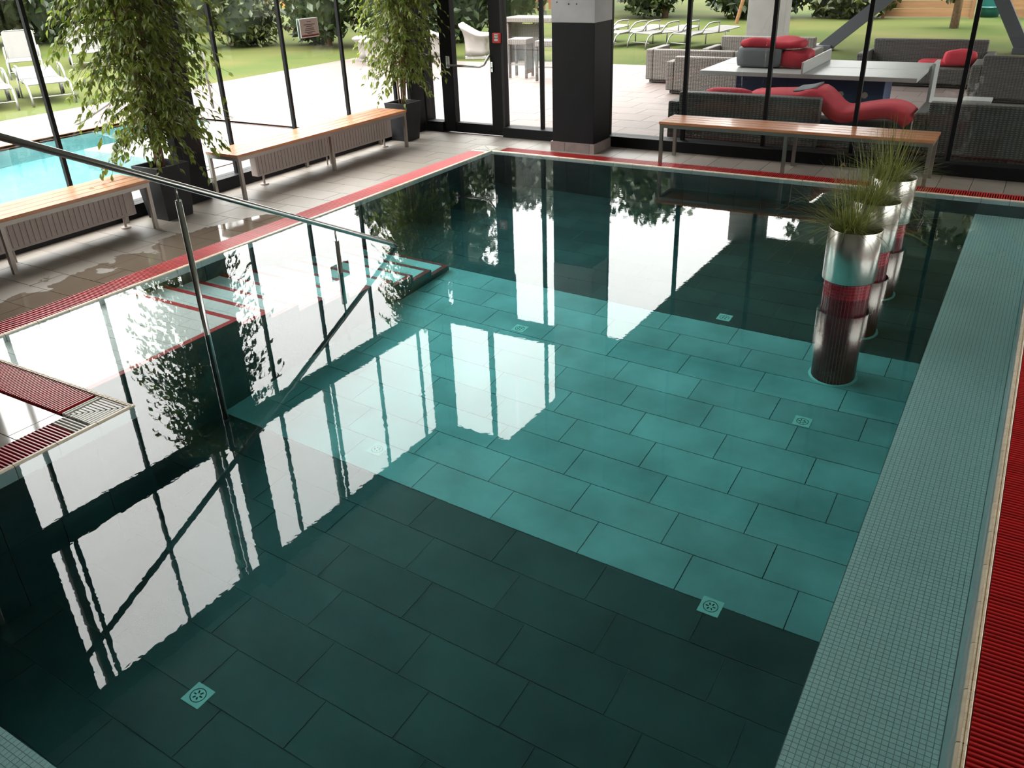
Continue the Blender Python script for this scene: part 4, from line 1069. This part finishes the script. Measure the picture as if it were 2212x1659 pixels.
bw_ = thing('bicycle_wheel', 'thin bicycle wheel leaning in the shrubs behind the lawn', 'wheel', (-0.4, 21.6, GZ + 0.35))
ring = MB()
ring.tube([(0.34 * math.cos(a * PI / 12), 0, 0.34 * math.sin(a * PI / 12)) for a in range(25)], 0.018, 6); ring.build('tyre', 'alu', bw_, smooth=True)
for a in range(8): MB().tube([(0, 0, 0), (0.33 * math.cos(a * PI / 4), 0, 0.33 * math.sin(a * PI / 4))], 0.004, 4).build('spoke', 'alu', bw_)

# ---- trees and hedges
def tree(name, label, cat, loc, rx, ry, z0, z1, n, leaf, mat, seed, group=None, trunk=0.12, lumps=9, trunk_h=None):
    rnd = random.Random(seed)
    t = thing(name, label, cat, (loc[0], loc[1], GZ), 0, group)
    h = z1 - z0; cz = (z0 + z1) / 2
    tk = MB(); tk.tube([(0, 0, 0), (0.08 * rnd.uniform(-1, 1), 0.05, z0 + h * 0.3), (0.2 * rnd.uniform(-1, 1), 0.1, z0 + h * 0.75)], trunk, 8, trunk * 0.4); tk.build('trunk', 'bark', t, smooth=True)
    L_ = []
    for k in range(lumps):
        th = rnd.uniform(0, 2 * PI); u = rnd.uniform(-0.75, 0.75); q = math.sqrt(1 - u * u) * rnd.uniform(0.25, 0.7)
        L_.append((Vector((rx * q * math.cos(th), ry * q * math.sin(th), cz + u * h * 0.42)), rnd.uniform(0.35, 0.6)))
    L_.append((Vector((0, 0, cz)), 0.72))
    core = MB(); fo = MB()
    for c, s in L_:
        a, b, d = rx * s * 0.8, ry * s * 0.8, h / 2 * s * 0.8
        bi = len(core.v); nn, mm_ = 10, 6
        for i in range(mm_ + 1):
            ph = PI * i / mm_
            for j in range(nn):
                th = 2 * PI * j / nn; jit = rnd.uniform(0.85, 1.1)
                core.v.append((c.x + a * jit * math.sin(ph) * math.cos(th), c.y + b * jit * math.sin(ph) * math.sin(th), max(0.0, c.z + d * jit * math.cos(ph))))
        for i in range(mm_):
            for j in range(nn): core.f.append((bi + i * nn + j, bi + (i + 1) * nn + j, bi + (i + 1) * nn + (j + 1) % nn, bi + i * nn + (j + 1) % nn))
    core.build('dark_core', 'tree_core', t)  # solid blobs filling the crown, its inner shade put into their dark colour
    for i in range(n):
        c, s = L_[i % len(L_)]
        u = rnd.uniform(-1, 1); th = rnd.uniform(0, 2 * PI); q = math.sqrt(1 - u * u); k = rnd.uniform(0.75, 1.12)
        p = c + Vector((rx * s * k * q * math.cos(th), ry * s * k * q * math.sin(th), h / 2 * s * k * u))
        if p.z < 0.03: continue
        e = Euler((rnd.uniform(-1.2, 1.2), rnd.uniform(-1.2, 1.2), rnd.uniform(0, 2 * PI))).to_matrix(); sz = leaf * rnd.uniform(0.6, 1.3)
        fo.add([p + e @ Vector(v) * sz for v in ((-0.5, 0, 0), (0, -0.28, 0.06), (0.55, 0, -0.04), (0, 0.28, 0.06))], [(0, 1, 2, 3)])
    tag(fo.build('foliage', mat, t), kind='stuff')
    return t
gt = 'trees around the lawn'
tree('tree', 'leafy dark tree rising behind the lounger with the raised back', 'tree', (-24.0, 8.4), 2.6, 2.2, -1.6, 8.4, 6500, 0.36, 'tree_dark', 41, group=gt)
tree('tree', 'leafy tree behind the conifer shrub', 'tree', (-21.5, 14.2), 2.2, 2.2, -1.2, 7.8, 4000, 0.36, 'tree_mid', 42, group=gt)
TR_ = [
 ('tree', 'dark leafy tree at the back of the lawn behind the raised lounger', 'tree', (-24.3, 5.7), 2.7, 2.4, -1.6, 8.8, 6500, 0.38, 'tree_dark', 21),
 ('tree', 'leafy tree behind the tall fig at the back of the lawn', 'tree', (-23.4, 11.2), 2.7, 2.4, -1.6, 9.2, 6500, 0.38, 'tree_mid', 22),
 ('tree', 'dark tree at the lawn corner beyond the garden pool', 'tree', (-25.0, -1.5), 4.0, 3.5, -0.4, 8.6, 4500, 0.4, 'tree_dark', 23),
 ('conifer_shrub', 'rounded yellow green conifer shrub between the fig and the hedge', 'shrub', (-15.2, 9.6), 1.55, 1.5, 0.0, 3.2, 5200, 0.20, 'tree_light', 24),
 ('hedge_shrub', 'broad dark shrub behind the notice on the glass', 'shrub', (-12.1, 10.4), 1.9, 1.4, 0.0, 4.4, 5200, 0.26, 'tree_dark', 25),
 ('hedge_shrub', 'dark shrub behind the white plastic armchairs at the row end', 'shrub', (-10.2, 11.3), 2.2, 1.6, 0.0, 5.4, 5500, 0.26, 'tree_dark', 26),
 ('hedge_shrub', 'dark shrub seen above the glass door handle', 'shrub', (-7.7, 12.6), 2.0, 1.5, 0.0, 5.4, 5500, 0.26, 'tree_dark', 27),
 ('tree', 'tall tree behind the dark shrubs and the armchairs', 'tree', (-14.5, 17.0), 4.0, 3.0, 1.2, 9.5, 4500, 0.4, 'tree_mid', 28),
 ('tree', 'tall tree behind the picket fence', 'tree', (-13.0, 29.5), 4.5, 3.0, 2.5, 11.0, 3500, 0.45, 'tree_mid', 29),
 ('tree', 'tall tree behind the row of flat loungers beside the pillar', 'tree', (-8.6, 24.0), 3.6, 2.6, 0.0, 8.4, 4200, 0.4, 'tree_mid', 30),
 ('hedge_shrub', 'green hedge shrub behind the flat loungers nearest the black pillar', 'shrub', (-6.0, 21.0), 2.3, 1.4, 0.0, 3.6, 4200, 0.27, 'tree_mid', 31),
 ('hedge_shrub', 'green hedge shrub behind the leaning stake', 'shrub', (-3.0, 20.9), 2.2, 1.4, 0.0, 3.4, 4200, 0.27, 'tree_mid', 32),
 ('hedge_shrub', 'light green shrub beside the concrete pillar', 'shrub', (0.1, 21.6), 1.5, 1.2, 0.0, 2.2, 3000, 0.24, 'tree_light', 33),
 ('tree', 'small bushy tree in front of the board fence', 'tree', (3.45, 18.3), 0.8, 0.7, 0.55, 3.6, 1800, 0.20, 'tree_light', 34),
 ('tree', 'tall tree far behind the board fence', 'tree', (4.0, 29.0), 6.5, 3.0, 0.5, 14.5, 4500, 0.45, 'tree_mid', 35),
 ('tree', 'tall tree far behind the end of the board fence', 'tree', (13.0, 28.0), 6.5, 3.0, 0.5, 14.5, 4000, 0.45, 'tree_mid', 36),
 ('tree', 'tall tree beyond the orange garden fence', 'tree', (-31.0, 30.0), 5.0, 4.0, 2.6, 10.0, 2500, 0.5, 'tree_mid', 37),
]
for r_ in TR_: tree(*r_, group=gt)
tk = thing('leaning_tree', 'dark leaning tree trunk on the lawn beside the flat lounger', 'tree', (-13.75, 1.20, GZ))
MAT['dark_bark'] = M('dark_bark', (0.018, 0.014, 0.012), 0.9)
MB().tube([(0, 0, 0), (-0.1, 0.02, 0.8), (-0.35, 0.05, 2.4), (-0.5, 0, 5.0)], 0.24, 10, 0.16).build('trunk', 'dark_bark', tk, smooth=True)
dl = MB().add([(0, 0, 0.0), (0.04, -0.03, 0.035), (0.075, 0.0, 0.02), (0.035, 0.035, 0.05), (0.03, 0.0, 0.02)], [(0, 1, 4), (1, 2, 4), (2, 3, 4), (3, 0, 4)]).build('dry_leaf', 'dry_leaf', None, (4.12, 0.77, 0.001))
tag(dl, 'dry curled leaf on the deck below the terrace bench', 'leaf')
